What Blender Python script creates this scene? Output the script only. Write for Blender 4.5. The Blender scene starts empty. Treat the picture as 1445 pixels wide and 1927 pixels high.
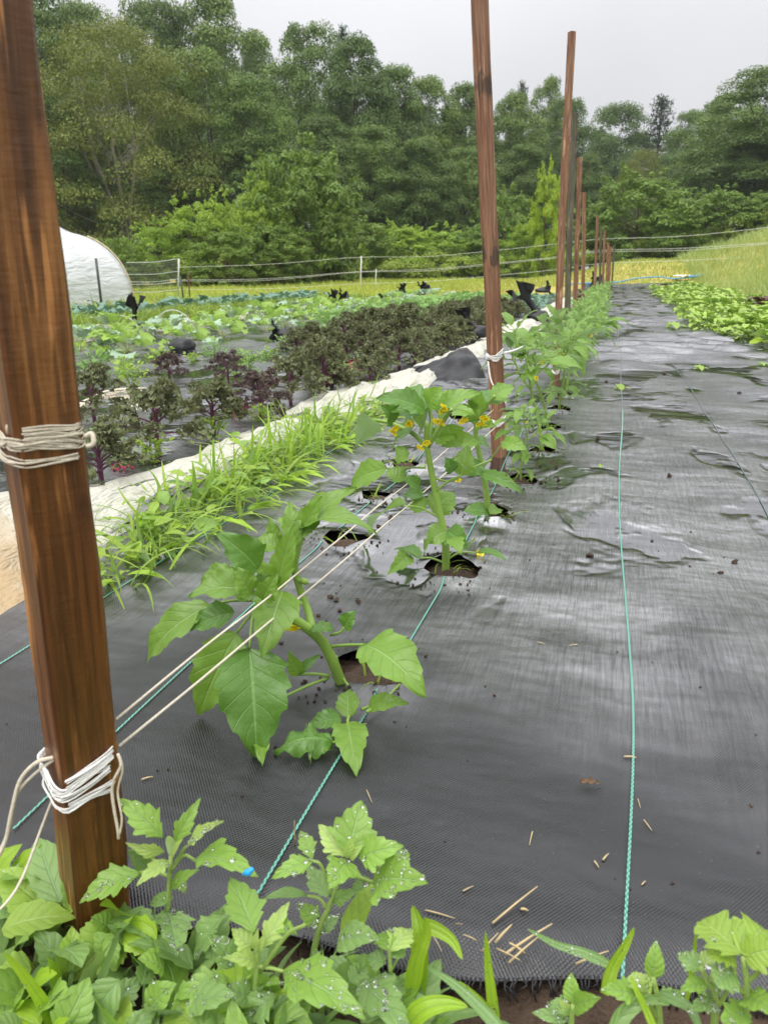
import bpy, math, random
import numpy as np
from mathutils import Vector, Matrix, noise as mnoise
PI = math.pi
C = bpy.context.scene.collection
SC = bpy.context.scene
R = math.radians

# ------------------------------------------------------------------ camera geometry (measured from the photograph)
CAMH, FPX, CX, CY = 0.52, 1402.0, 722.5, 963.5
PITCH = R(17.9)
YAW = math.atan(438 / 1402 * math.cos(PITCH))          # to the left of the crop rows, which run along +Y
_f = np.array((-math.sin(YAW) * math.cos(PITCH), math.cos(YAW) * math.cos(PITCH), -math.sin(PITCH)))
_r = np.array((math.cos(YAW), math.sin(YAW), 0.0))
_u = np.array((-math.sin(YAW) * math.sin(PITCH), math.cos(YAW) * math.sin(PITCH), math.cos(PITCH)))
EYE = np.array((0, 0, CAMH))
def ray(px, py): return _f + (px - CX) / FPX * _r - (py - CY) / FPX * _u
def at(px, py, Y):                                      # the point at world distance Y along the rows
    d = ray(px, py); return EYE + d * (Y / d[1])
def gnd(px, py, z=0.0):
    d = ray(px, py); return EYE + d * ((z - CAMH) / d[2])
def depth(p): return float(np.dot(np.asarray(p) - EYE, _f))

def sst(a, b, x):
    t = np.clip((x - a) / (b - a), 0, 1); return t * t * (3 - 2 * t)
def terr(x, y):
    x = np.asarray(x, float); y = np.asarray(y, float)
    z = 0.85 * sst(23, 36, y) * sst(-4, 1.5, x) + 0.2 * sst(21, 33, y)
    z = z + 0.32 * (np.clip(x, 2.5, 13) - 2.5) * sst(3, 9, y)
    z = z + 0.02 * np.sin(x * 1.7 + y * .6) * sst(24, 30, y)
    return z

# ------------------------------------------------------------------ mesh building
class MB:
    def __init__(s): s.V = []; s.F = []; s.U = []; s.M = []; s.n = 0
    def add(s, v, f, uv=None, mi=0):
        v = np.asarray(v, float).reshape(-1, 3)
        s.V.append(v)
        s.U.append(np.zeros((len(v), 2)) if uv is None else np.asarray(uv, float))
        for q in f: s.F.append(tuple(int(i) + s.n for i in q)); s.M.append(mi)
        s.n += len(v); return s
    def tube(s, pts, rad, sides=6, smooth=0, cap=True, mi=0):
        P = np.asarray(pts, float)
        r = np.full(len(P), rad, float) if np.isscalar(rad) else np.asarray(rad, float)
        if smooth and len(P) > 2: P, r = catmull(P, r, smooth)
        T = np.gradient(P, axis=0); T /= np.linalg.norm(T, axis=1)[:, None] + 1e-12
        a = np.array((0, 0, 1.0)) if abs(T[0][2]) < .9 else np.array((1.0, 0, 0))
        n = np.cross(T[0], a); n /= np.linalg.norm(n)
        ang = np.linspace(0, 2 * PI, sides, endpoint=False)
        V = []; U = []; acc = 0
        for i in range(len(P)):
            n = n - T[i] * np.dot(n, T[i]); n /= np.linalg.norm(n) + 1e-12
            b = np.cross(T[i], n)
            V.append(P[i] + r[i] * (np.cos(ang)[:, None] * n + np.sin(ang)[:, None] * b))
            U.append(np.stack([ang / (2 * PI), np.full(sides, i / (len(P) - 1))], 1))
        F = []
        for i in range(len(P) - 1):
            for k in range(sides):
                k2 = (k + 1) % sides
                F.append((i * sides + k, i * sides + k2, (i + 1) * sides + k2, (i + 1) * sides + k))
        if cap:
            F.append(tuple(range(sides))[::-1]); F.append(tuple((len(P) - 1) * sides + k for k in range(sides)))
        return s.add(np.concatenate(V), F, np.concatenate(U), mi)
    def quads(s, Q, uv=None, mi=0):                     # (N,4,3)
        N = len(Q); f = np.arange(N * 4).reshape(N, 4)
        return s.add(Q.reshape(-1, 3), f, None if uv is None else uv.reshape(-1, 2), mi)
    def tris(s, T, uv=None, mi=0):
        N = len(T); f = np.arange(N * 3).reshape(N, 3)
        return s.add(T.reshape(-1, 3), f, None if uv is None else uv.reshape(-1, 2), mi)
    def build(s, name, mats, parent=None, origin=None, smooth=True, col=None):
        V = np.concatenate(s.V) if s.V else np.zeros((0, 3))
        if origin is not None: V = V - np.asarray(origin)
        me = bpy.data.meshes.new(name)
        me.from_pydata(V.tolist(), [], s.F)
        ul = me.uv_layers.new(name='UVMap')
        li = np.zeros(len(me.loops), np.int32); me.loops.foreach_get('vertex_index', li)
        ul.data.foreach_set('uv', np.concatenate(s.U)[li].astype(np.float32).ravel())
        if col is not None:
            ca = me.color_attributes.new('Col', 'FLOAT_COLOR', 'POINT')
            ca.data.foreach_set('color', np.asarray(col, np.float32).ravel())
        if not isinstance(mats, (list, tuple)): mats = [mats]
        for m in mats: me.materials.append(m)
        if len(mats) > 1: me.polygons.foreach_set('material_index', np.array(s.M, np.int32))
        me.polygons.foreach_set('use_smooth', np.full(len(me.polygons), smooth))
        me.update()
        o = bpy.data.objects.new(name, me); C.objects.link(o)
        if parent is not None: o.parent = parent
        return o

def catmull(P, r, k):
    P = np.vstack([2 * P[0] - P[1], P, 2 * P[-1] - P[-2]]); r = np.concatenate([[r[0]], r, [r[-1]]])
    OP = []; OR = []
    for i in range(1, len(P) - 2):
        for t in np.linspace(0, 1, k, endpoint=False):
            a, b, c, d = P[i - 1], P[i], P[i + 1], P[i + 2]
            OP.append(.5 * ((2 * b) + (-a + c) * t + (2 * a - 5 * b + 4 * c - d) * t * t + (-a + 3 * b - 3 * c + d) * t ** 3))
            OR.append(r[i] * (1 - t) + r[i + 1] * t)
    OP.append(P[-2]); OR.append(r[-2])
    return np.array(OP), np.array(OR)

def tag(o, label=None, cat=None, group=None, kind=None):
    if label: o['label'] = label
    if cat: o['category'] = cat
    if group: o['group'] = group
    if kind: o['kind'] = kind
    return o
def thing(name, loc, label, cat, group=None):
    o = bpy.data.objects.new(name, None); o.empty_display_size = .05
    C.objects.link(o); o.location = tuple(float(a) for a in loc)
    return tag(o, label, cat, group)
def dup(root, loc, rz=0, sc=(1, 1, 1), label=None, group=None):
    r = root.copy(); C.objects.link(r)
    r.location = tuple(float(a) for a in loc); r.rotation_euler = (0, 0, rz); r.scale = (sc,) * 3 if np.isscalar(sc) else sc
    if label: r['label'] = label
    if group: r['group'] = group
    for ch in root.children:
        c = ch.copy(); C.objects.link(c); c.parent = r
        for g in ch.children:
            d = g.copy(); C.objects.link(d); d.parent = c
    return r
class Rows:                                             # first use moves the prototype itself, then copies
    def __init__(s, roots): s.roots = roots; s.used = [False] * len(roots)
    def put(s, k, loc, rz=0, sc=1.0, label=None, group=None):
        k %= len(s.roots); o = s.roots[k]
        if s.used[k]: return dup(o, loc, rz, sc, label, group)
        s.used[k] = True
        o.location = tuple(float(a) for a in loc); o.rotation_euler = (0, 0, rz); o.scale = (sc,) * 3 if np.isscalar(sc) else sc
        return tag(o, label, None, group)

# ------------------------------------------------------------------ materials
class NT:
    def __init__(s, name):
        s.m = bpy.data.materials.new(name); s.m.use_nodes = True
        s.t = s.m.node_tree; s.t.nodes.clear()
        s.out = s.n('ShaderNodeOutputMaterial')
    def n(s, typ, **kw):
        o = s.t.nodes.new(typ)
        for k, v in kw.items(): setattr(o, k, v)
        return o
    def l(s, a, b): s.t.links.new(a, b)
    def val(s, sock, v):
        if isinstance(v, bpy.types.NodeSocket): s.l(v, sock)
        else: sock.default_value = v
    def math(s, op, a, b=0.0, c=None, clamp=False):
        o = s.n('ShaderNodeMath', operation=op); o.use_clamp = clamp
        s.val(o.inputs[0], a); s.val(o.inputs[1], b)
        if c is not None: s.val(o.inputs[2], c)
        return o.outputs[0]
    def mix(s, f, a, b, blend='MIX'):
        o = s.n('ShaderNodeMix', data_type='RGBA', blend_type=blend)
        s.val(o.inputs[0], f)
        for sock, v in ((o.inputs[6], a), (o.inputs[7], b)):
            s.val(sock, v if isinstance(v, bpy.types.NodeSocket) else (*v, 1.0))
        return o.outputs[2]
    def noise(s, vec, scale, detail=4, rough=.55, dist=0.0):
        o = s.n('ShaderNodeTexNoise'); s.l(vec, o.inputs['Vector'])
        o.inputs['Scale'].default_value = scale; o.inputs['Detail'].default_value = detail
        o.inputs['Roughness'].default_value = rough; o.inputs['Distortion'].default_value = dist
        return o.outputs['Fac']
    def scale(s, vec, sc):
        o = s.n('ShaderNodeMapping'); s.l(vec, o.inputs[0]); o.inputs['Scale'].default_value = sc; return o.outputs[0]
    def ramp(s, f, stops):
        o = s.n('ShaderNodeValToRGB'); s.l(f, o.inputs[0])
        e = o.color_ramp.elements
        while len(e) < len(stops): e.new(.5)
        for q, (p, c) in zip(e, stops):
            q.position = p; q.color = (*c, 1) if not np.isscalar(c) else (c, c, c, 1)
        return o.outputs[0]
    def sm(s, f, a, b):
        o = s.n('ShaderNodeMapRange', interpolation_type='SMOOTHSTEP')
        s.val(o.inputs[0], f); s.val(o.inputs[1], a); s.val(o.inputs[2], b); return o.outputs[0]
    def bump(s, h, strength, dist, normal=None):
        o = s.n('ShaderNodeBump'); s.l(h, o.inputs['Height'])
        s.val(o.inputs['Strength'], strength); o.inputs['Distance'].default_value = dist
        if normal is not None: s.l(normal, o.inputs['Normal'])
        return o.outputs[0]
    def bsdf(s, col, rough=.5, spec=.5, normal=None, transl=0.0, tcol=None, **kw):
        b = s.n('ShaderNodeBsdfPrincipled')
        s.val(b.inputs['Base Color'], col if isinstance(col, bpy.types.NodeSocket) else (*col, 1.0))
        s.val(b.inputs['Roughness'], rough); s.val(b.inputs['Specular IOR Level'], spec)
        for k, v in kw.items(): s.val(b.inputs[k], v)
        if normal is not None: s.l(normal, b.inputs['Normal'])
        res = b.outputs[0]
        if transl:
            t = s.n('ShaderNodeBsdfTranslucent')
            c = tcol if tcol is not None else col
            s.val(t.inputs[0], c if isinstance(c, bpy.types.NodeSocket) else (*c, 1.0))
            mx = s.n('ShaderNodeMixShader'); mx.inputs[0].default_value = transl
            s.l(res, mx.inputs[1]); s.l(t.outputs[0], mx.inputs[2]); res = mx.outputs[0]
        s.l(res, s.out.inputs[0]); return s.m
    def co(s, which='Object'): return s.n('ShaderNodeTexCoord').outputs[which]
    def sep(s, v):
        o = s.n('ShaderNodeSeparateXYZ'); s.l(v, o.inputs[0]); return o.outputs
    def rnd(s): return s.n('ShaderNodeObjectInfo').outputs['Random']

def leaf_mat(name, col, vein, under, rough=.38, transl=.28, nveins=7, yellow=.0, spec=.5, vk=1.5):
    t = NT(name); uv = t.co('UV'); x, y, _ = t.sep(uv)
    au = t.math('ABSOLUTE', t.math('MULTIPLY_ADD', x, 2.0, -1.0))
    q = t.math('FRACT', t.math('MULTIPLY_ADD', au, -vk, t.math('MULTIPLY', y, nveins)))
    q = t.math('ABSOLUTE', t.math('SUBTRACT', q, .5))
    side = t.sm(q, .45, .5)
    mid = t.math('SUBTRACT', 1.0, t.sm(au, .03, .09))
    v = t.math('MAXIMUM', t.math('MULTIPLY', side, .7), mid)
    ob = t.co('Object')
    nz = t.noise(ob, 85, 3); nz2 = t.noise(ob, 14, 2)
    geo = t.n('ShaderNodeNewGeometry')
    var = t.math('MULTIPLY_ADD', geo.outputs['Random Per Island'], .35, t.math('MULTIPLY_ADD', nz2, .45, t.math('MULTIPLY', t.rnd(), .35)))
    c = t.mix(var, tuple(a * .72 for a in col), tuple(min(1, a * 1.3) for a in col))
    c = t.mix(t.math('MULTIPLY', t.sm(nz, .55, .8), .35), c, tuple(a * 1.25 for a in col))
    vo = t.n('ShaderNodeTexVoronoi'); t.l(ob, vo.inputs['Vector']); vo.inputs['Scale'].default_value = 130
    spot = t.math('MULTIPLY', t.math('SUBTRACT', 1.0, t.sm(vo.outputs['Distance'], .10, .17)), t.sm(nz2, .48, .60))
    c = t.mix(t.math('MULTIPLY', spot, .6), c, (.36, .33, .10))
    if yellow: c = t.mix(t.math('MULTIPLY', t.sm(nz2, .5, .75), yellow), c, (.34, .36, .05))
    c = t.mix(t.math('MULTIPLY', v, .55), c, vein)
    c = t.mix(geo.outputs['Backfacing'], c, under)
    h = t.math('ADD', t.math('MULTIPLY', v, -.7), t.math('ADD', t.math('MULTIPLY', nz, 1.1), t.math('MULTIPLY', q, -.5)))
    nrm = t.bump(h, .6, .002)
    return t.bsdf(c, rough, spec, nrm, transl, t.mix(.5, c, (col[0] * 1.7, col[1] * 1.7, col[2] * .7)))

def foliage_mat(name, dark, light, transl=.16, rough=.5, hue=.5):
    t = NT(name); x, y, _ = t.sep(t.co('UV'))
    k = t.mix(x, dark, light)
    r = t.rnd()
    k2 = t.mix(t.math('MULTIPLY', r, hue), k, t.mix(.6, k, (light[0] * 1.25, light[1] * 1.05, light[2] * .7)))
    return t.bsdf(k2, rough, .3, None, transl, t.mix(.5, k2, (light[0] * 1.5, light[1] * 1.5, light[2] * .6)))

def simple(name, col, rough=.5, spec=.5, var=.25, scale=30, bump=.0, transl=0, **kw):
    t = NT(name); ob = t.co('Object'); nz = t.noise(ob, scale, 4)
    c = t.mix(nz, tuple(a * (1 - var) for a in col), tuple(min(1, a * (1 + var)) for a in col))
    nrm = t.bump(nz, bump, .004) if bump else None
    return t.bsdf(c, rough, spec, nrm, transl, **kw)

def fabric_mat():
    t = NT('woven_fabric'); ob = t.co('Object')
    # plain weave, a couple of millimetres
    x, y, z = t.sep(ob)
    k = 2 * PI / .0034
    wx = t.math('SINE', t.math('MULTIPLY', x, k)); wy = t.math('SINE', t.math('MULTIPLY', y, k * .8))
    weave = t.math('MULTIPLY', wx, wy)
    streak = t.noise(t.scale(ob, (1, .05, 1)), 480, 3, .6)            # water drawn out along the tapes
    streak2 = t.noise(t.scale(ob, (1, .045, 1)), 170, 3, .65)
    lump = t.noise(ob, 26, 3, .55)
    wet = t.noise(t.scale(ob, (1.0, .62, 1)), 3.1, 4, .55, .3)         # where water stands
    pud = t.math('MULTIPLY', t.sm(wet, .505, .56), t.sm(y, .95, 1.15))
    fine = t.noise(ob, 420, 2, .5)
    film = t.math('SUBTRACT', 1.0, t.math('MULTIPLY', pud, .93))
    h = t.math('MULTIPLY_ADD', weave, .42, t.math('MULTIPLY', streak, .55))
    h = t.math('ADD', h, t.math('MULTIPLY', streak2, .45))
    swell = t.noise(t.scale(ob, (.5, 1, 1)), 8, 3, .5)
    n0 = t.bump(t.math('MULTIPLY', swell, t.math('MULTIPLY_ADD', film, .6, .4)), .45, .030)
    n1 = t.bump(t.math('MULTIPLY', lump, film), .30, .006, n0)
    n2 = t.bump(t.math('MULTIPLY', h, film), .55, .0011, n1)
    dirt = t.sm(t.noise(ob, 7, 5, .65), .56, .78)
    c = t.mix(t.math('MULTIPLY', weave, .5, clamp=True), (.010, .010, .011), (.026, .026, .028))
    c = t.mix(t.math('MULTIPLY', dirt, .35), c, (.06, .052, .042))
    c = t.mix(t.math('MULTIPLY', t.sm(fine, .70, .78), .5), c, (.10, .10, .10))
    rough = t.math('MULTIPLY_ADD', film, .20, .045)
    stand = t.math('MULTIPLY_ADD', t.noise(t.scale(ob, (1, .7, 1)), 2.3, 3, .5), .9, -.45)     # how much water has run together
    reg = t.sm(t.math('ADD', y, stand), .62, 1.35)
    big = t.sm(t.noise(t.scale(ob, (.8, 1, 1)), 4.2, 4, .55, .4), .36, .60)
    drawn = t.math('MULTIPLY_ADD', t.sm(streak2, .40, .58), .22, t.math('MULTIPLY_ADD', t.sm(streak, .38, .58), .30, t.math('MULTIPLY_ADD', big, .60, .14)))
    wetness = t.math('MAXIMUM', t.math('MULTIPLY', reg, drawn), t.math('MULTIPLY', pud, .8))
    return t.bsdf(c, rough, .5, n2, 0, None, IOR=t.math('MULTIPLY_ADD', wetness, 3.0, 1.58))

def wood_mat(name, dark, mid, light, wet=.35, knots=()):
    t = NT(name); ob = t.co('Object'); r = t.rnd()
    off = t.n('ShaderNodeVectorMath', operation='ADD'); t.l(ob, off.inputs[0])
    cmb = t.n('ShaderNodeCombineXYZ'); t.l(t.math('MULTIPLY', r, 7.0), cmb.inputs[0]); t.l(t.math('MULTIPLY', r, 31.0), cmb.inputs[2])
    t.l(cmb.outputs[0], off.inputs[1]); p = off.outputs[0]
    g = t.noise(t.scale(p, (1, 1, .035)), 190, 5, .6)
    g2 = t.noise(t.scale(p, (1, 1, .07)), 48, 4, .6, .6)
    blot = t.noise(t.scale(p, (1, 1, .35)), 22, 4, .6)
    sc = t.noise(t.scale(p, (1, 1, .06)), 120, 2, .5)
    saw = t.noise(t.scale(p, (.25, .25, 1)), 260, 2, .5)
    c = t.ramp(g2, [(.25, dark), (.5, mid), (.72, light)])
    c = t.mix(t.math('MULTIPLY', t.sm(g, .42, .62), .55), c, tuple(a * .5 for a in dark))
    c = t.mix(t.math('MULTIPLY', t.sm(sc, .57, .66), t.math('MULTIPLY', t.sm(blot, .44, .58), .8)), c, tuple(min(1, a * 1.5) for a in light))
    c = t.mix(t.math('MULTIPLY', t.sm(blot, .60, .74), .7), c, tuple(a * .35 for a in dark))
    if knots:
        zz = t.sep(ob)[2]; rag = t.noise(t.scale(ob, (1, 1, .30)), 46, 4, .62)
        for kz, kh in knots:
            d = t.math('ADD', t.math('ABSOLUTE', t.math('DIVIDE', t.math('SUBTRACT', zz, kz), kh)), t.math('MULTIPLY_ADD', rag, 4.4, -1.9))
            c = t.mix(t.math('MULTIPLY', t.math('SUBTRACT', 1.0, t.sm(d, .35, .9)), .72), c, (.014, .010, .008))
    h = t.math('ADD', t.math('MULTIPLY', g, .8), t.math('MULTIPLY', saw, .35))
    return t.bsdf(c, t.math('MULTIPLY_ADD', blot, .35, wet), .45, t.bump(h, .5, .0022))

M = {}
M['fabric'] = fabric_mat()
M['mint'] = simple('mint_thread', (.17, .41, .32), .5, .4, .15)
M['mint_dark'] = simple('green_thread', (.03, .17, .12), .5, .4, .2)
M['mint_faded'] = simple('faded_thread', (.085, .135, .12), .35, .6, .3)
M['wood'] = wood_mat('stained_wood', (.055, .019, .005), (.155, .058, .013), (.33, .145, .042), .24)
M['wood_red'] = wood_mat('red_wood', (.12, .05, .024), (.235, .108, .055), (.38, .22, .13), .42)
M['wood_knot'] = wood_mat('knotty_wood', (.12, .05, .024), (.235, .108, .055), (.38, .22, .13), .42, [(float(at(918, 485, 2.09)[2]), .045), (float(at(908, 165, 2.09)[2]), .05)])
M['wood_grey'] = wood_mat('mossy_wood', (.045, .04, .022), (.10, .085, .05), (.17, .15, .10), .5)
M['twine'] = simple('twine', (.62, .56, .44), .7, .2, .3, 300, .3)
M['twine_white'] = simple('white_twine', (.82, .81, .77), .6, .3, .2, 300, .3)
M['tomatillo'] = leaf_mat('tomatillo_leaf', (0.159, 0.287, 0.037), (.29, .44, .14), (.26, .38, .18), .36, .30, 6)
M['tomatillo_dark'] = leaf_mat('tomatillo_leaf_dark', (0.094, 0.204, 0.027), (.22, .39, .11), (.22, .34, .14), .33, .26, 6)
M['stem'] = simple('green_stem', (.21, .34, .055), .35, .5, .3, 25)
M['stem_dry'] = simple('woody_stem', (.20, .16, .09), .6, .3, .3, 60)
M['petal'] = simple('yellow_petal', (.95, .74, .03), .5, .3, .15, 200, 0, .3)
M['spot'] = simple('petal_spot', (.06, .025, .01), .5, .3, .2)
M['goose'] = leaf_mat('weed_leaf', (0.218, 0.367, 0.060), (.30, .47, .18), (.34, .48, .24), .42, .30, 5)
M['goose_pale'] = leaf_mat('weed_leaf_pale', (0.378, 0.510, 0.136), (.48, .62, .32), (.44, .58, .32), .5, .32, 5)
M['goose_grey'] = leaf_mat('weed_leaf_grey', (0.19, 0.31, 0.085), (.22, .37, .17), (.27, .40, .21), .42, .25, 5)
M['dock'] = leaf_mat('dock_leaf', (.27, .41, .058), (.40, .54, .15), (.30, .42, .16), .42, .35, 6, .25)
M['blade'] = leaf_mat('grass_blade', (0.295, 0.459, 0.032), (.30, .47, .10), (.24, .40, .09), .38, .35, 0)
M['blade_blue'] = leaf_mat('grass_blade_blue', (0.177, 0.296, 0.092), (.24, .38, .19), (.2, .34, .15), .42, .28, 0)
M['weed'] = leaf_mat('strip_weed', (0.266, 0.393, 0.040), (.30, .44, .12), (.26, .40, .13), .40, .33, 0, .35)
M['kale'] = leaf_mat('kale_leaf', (.150, .172, .078), (.17, .14, .10), (.15, .15, .09), .55, .25, 0, 0, .3)
M['kale_purple'] = leaf_mat('kale_leaf_purple', (.120, .090, .080), (.16, .07, .10), (.13, .085, .095), .5, .25, 0, 0, .3)
M['kale_stem'] = simple('kale_stem', (.11, .025, .065), .35, .5, .35, 30)
M['kale_red'] = leaf_mat('kale_leaf_red', (.30, .03, .065), (.4, .10, .12), (.28, .05, .09), .4, .2, 5)
M['bluekale'] = leaf_mat('blue_leaf', (.11, .215, .15), (.24, .34, .27), (.22, .33, .25), .45, .15, 5)
M['chard'] = leaf_mat('chard_leaf', (0.254, 0.386, 0.031), (.42, .52, .15), (.24, .38, .10), .28, .16, 6, .2)
M['chard_stem'] = simple('chard_stalk', (.36, .42, .13), .35, .5, .25, 20)
M['chard_red'] = leaf_mat('chard_leaf_red', (.10, .05, .04), (.25, .04, .06), (.12, .06, .05), .32, .2, 6)
M['squash'] = leaf_mat('squash_leaf', (0.236, 0.377, 0.040), (.34, .46, .15), (.28, .42, .13), .42, .32, 5)
M['silver'] = leaf_mat('silver_leaf', (.30, .42, .29), (.42, .52, .40), (.34, .45, .32), .5, .2, 5)
M['bean'] = leaf_mat('bean_leaf', (0.171, 0.316, 0.060), (.27, .42, .16), (.24, .37, .15), .42, .28, 5)
M['tree'] = foliage_mat('tree_foliage', (.052, .108, .022), (.182, .278, .058))
M['tree_dark'] = foliage_mat('dark_tree_foliage', (.040, .086, .022), (.132, .212, .052), .25)
M['tree_olive'] = foliage_mat('olive_tree_foliage', (.085, .113, .022), (.215, .250, .055), .25, .5, .2)
M['conifer'] = foliage_mat('conifer_needles', (.035, .068, .042), (.085, .135, .085), .1)
M['bush'] = foliage_mat('bush_foliage', (.115, .215, .028), (.33, .47, .062), .3)
M['bush_dark'] = foliage_mat('dark_bush_foliage', (.075, .145, .030), (.215, .325, .066), .28)
M['bush_yellow'] = foliage_mat('yellow_bush_foliage', (.20, .30, .03), (.42, .55, .06), .32)
M['under'] = foliage_mat('undergrowth_foliage', (.12, .20, .04), (.32, .43, .085), .3)
M['grass'] = foliage_mat('grass', (.20, .31, .05), (.42, .50, .10), .3, .6, .2)
M['grass_tall'] = foliage_mat('tall_grass', (.15, .25, .065), (.43, .50, .21), .3, .6, .2)
M['straw_grass'] = foliage_mat('mown_grass', (.28, .31, .075), (.47, .44, .15), .25, .7, .2)
M['bark'] = simple('bark', (.075, .065, .052), .85, .2, .5, 12, .6)
M['pale_bark'] = simple('pale_bark', (.24, .22, .18), .8, .2, .4, 8, .4)
M['twig'] = simple('twig', (.12, .08, .05), .8, .2, .4, 60)
M['plastic'] = simple('black_plastic', (.010, .010, .011), .36, .35, .4, 25, .4)
M['white_post'] = simple('white_fibreglass', (.72, .72, .68), .5, .4, .1)
M['tape'] = simple('fence_tape', (.75, .76, .74), .5, .4, .1)
M['steel'] = simple('dark_steel', (.06, .075, .06), .5, .4, .3)
M['rust'] = simple('rusty_steel', (.13, .06, .035), .7, .3, .4)
M['net'] = simple('net', (.16, .17, .14), .7, .2, .2)
M['hoop'] = simple('hoop_wire', (.55, .56, .55), .4, .5, .1)
M['end_edge'] = simple('weathered_batten', (.56, .46, .30), .7, .2, .2)
M['hoop_grey'] = simple('pale_rib', (.55, .56, .57), .5, .3, .1)
M['hose'] = simple('blue_hose', (.07, .30, .52), .4, .5, .2)
M['blue'] = simple('blue_plastic', (.02, .32, .75), .4, .5, .1)
M['white_scrap'] = simple('white_scrap', (.78, .77, .72), .5, .4, .1)
M['straw'] = simple('straw', (.52, .40, .22), .7, .2, .35, 90)
M['chip'] = simple('dead_leaf', (.14, .085, .045), .75, .2, .4, 90)
M['fray'] = simple('frayed_thread', (.02, .02, .022), .5, .4, .3)
def water():
    t = NT('water'); return t.bsdf((1, 1, 1), .02, .5, None, 0, None, **{'Transmission Weight': 1.0, 'IOR': 1.33})
M['water'] = water()
def soil_mat():
    t = NT('soil'); ob = t.co('Object')
    a = t.noise(ob, 45, 6, .65); b = t.noise(ob, 170, 4, .6)
    c = t.mix(a, (.034, .020, .013), (.135, .086, .056))
    return t.bsdf(c, .78, .35, t.bump(t.math('ADD', a, b), .9, .012))
M['soil'] = soil_mat()
def cover_mat():
    t = NT('row_cover'); ob = t.co('Object'); x, y, z = t.sep(ob)
    a = t.noise(ob, 9, 5, .6); b = t.noise(ob, 60, 4, .6); g = t.noise(t.scale(ob, (1, .35, 1)), 24, 4, .6, .5)
    c = t.mix(a, (.56, .54, .44), (.74, .72, .62))
    near = t.math('SUBTRACT', 1.0, t.sm(t.math('ADD', y, t.math('MULTIPLY', a, .5)), 1.16, 1.46))
    c = t.mix(t.math('MULTIPLY', near, t.sm(a, .28, .50)), c, (.50, .36, .20))
    c = t.mix(t.math('MULTIPLY', t.sm(b, .64, .72), t.math('MULTIPLY_ADD', near, .8, .1)), c, (.10, .055, .03))
    return t.bsdf(c, .5, .35, t.bump(t.math('ADD', g, t.math('MULTIPLY', b, .2)), .9, .03), .22, c)
M['cover'] = cover_mat()
def tunnel_mat():
    t = NT('tunnel_film'); ob = t.co('Object')
    g = t.noise(t.scale(ob, (.6, .7, 3.5)), 3.2, 4, .6, .6); a = t.noise(ob, 1.2, 3)
    c = t.mix(a, (.70, .71, .71), (.84, .85, .86))
    return t.bsdf(c, .3, .5, t.bump(g, .9, .07), .3, (.8, .82, .82))
M['tunnel'] = tunnel_mat()
def ground_mat():
    t = NT('ground'); at_ = t.n('ShaderNodeAttribute', attribute_name='Col')
    ob = t.co('Object'); a = t.noise(ob, 2.2, 6, .65); b = t.noise(ob, 30, 5, .6)
    k = t.math('MULTIPLY_ADD', t.math('ADD', a, b), .9, .15)
    mul = t.n('ShaderNodeVectorMath', operation='SCALE'); t.l(at_.outputs['Color'], mul.inputs[0]); t.l(k, mul.inputs['Scale'])
    return t.bsdf(mul.outputs[0], .85, .25, t.bump(t.math('ADD', a, b), .8, .03))
M['ground'] = ground_mat()

# ------------------------------------------------------------------ leaves
def P_ovate(v): w = v ** .56 * (1 - v) ** 1.0; return w / .371
def P_rhomb(v): return np.where(v < .38, (np.clip(v, 0, 1) / .38) ** .9, (np.clip(1 - v, 0, 1) / .62) ** .82) * .98 + .02
def P_lance(v): return np.clip(np.sin(PI * np.clip(v, 0, 1) ** .8), 0, 1) ** .85
def P_blade(v): return np.minimum(1, .55 + v * 2.2) * np.clip(1 - v, 0, 1) ** .55
def P_round(v): return np.sqrt(np.clip(1 - (2 * v - 1) ** 2, 0, 1))
def P_spoon(v): return np.clip(.16 + 1.02 * np.exp(-((v - .66) / .27) ** 2), 0, 1.1) * np.clip((1 - v) * 7, 0, 1) ** .5

def unit(a): a = np.asarray(a, float); return a / (np.linalg.norm(a) + 1e-12)
def leaf(mb, b, t, n, W, prof=P_ovate, teeth=0, ta=.12, sag=.08, fold=.25, wave=0.0, wf=3.0, nv=12, nu=2, ph=0.0, mi=0, twist=0.0, hook=0.0):
    b = np.asarray(b, float); t = np.asarray(t, float); ch = t - b; L = np.linalg.norm(ch) + 1e-9; T = ch / L
    n = np.asarray(n, float); n = n - T * np.dot(n, T)
    if np.linalg.norm(n) < 1e-4: n = np.cross(T, (1, 0, 0))
    n = unit(n); s = np.cross(T, n)
    v = np.linspace(0, 1, nv + 1)[:, None]; u = np.linspace(-1, 1, 2 * nu + 1)[None, :]
    w = prof(v) * W / 2
    edge = np.abs(u) ** 3
    k = 1.0
    if teeth: k = 1 + ta * edge * (2 * np.mod(v * teeth + ph + .15 * np.sign(u), 1.0) - 1) * np.clip(v * 5, 0, 1)
    lift = sag * L * 4 * v * (1 - v) - hook * L * v ** 3
    a = u * w * k; zz = np.abs(u) * w * math.sin(fold) + lift + wave * W * edge * np.sin(v * wf * 2 * PI + ph * 6 + u * 1.3)
    tw = twist * v
    sx = a * math.cos(fold)
    ca, sa = np.cos(tw), np.sin(tw)
    X = sx * ca; Z = zz + sx * sa
    P = b + ch * v[..., None].reshape(nv + 1, 1, 1) * 1.0 + X[..., None] * s + Z[..., None] * n
    m = 2 * nu + 1
    F = [(i * m + j, i * m + j + 1, (i + 1) * m + j + 1, (i + 1) * m + j) for i in range(nv) for j in range(m - 1)]
    uv = np.stack([np.broadcast_to(u * .5 + .5, (nv + 1, m)), np.broadcast_to(v, (nv + 1, m))], -1).reshape(-1, 2)
    mb.add(P.reshape(-1, 3), F, uv, mi)
    return P
UP = np.array((0, 0, 1.0))
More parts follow.
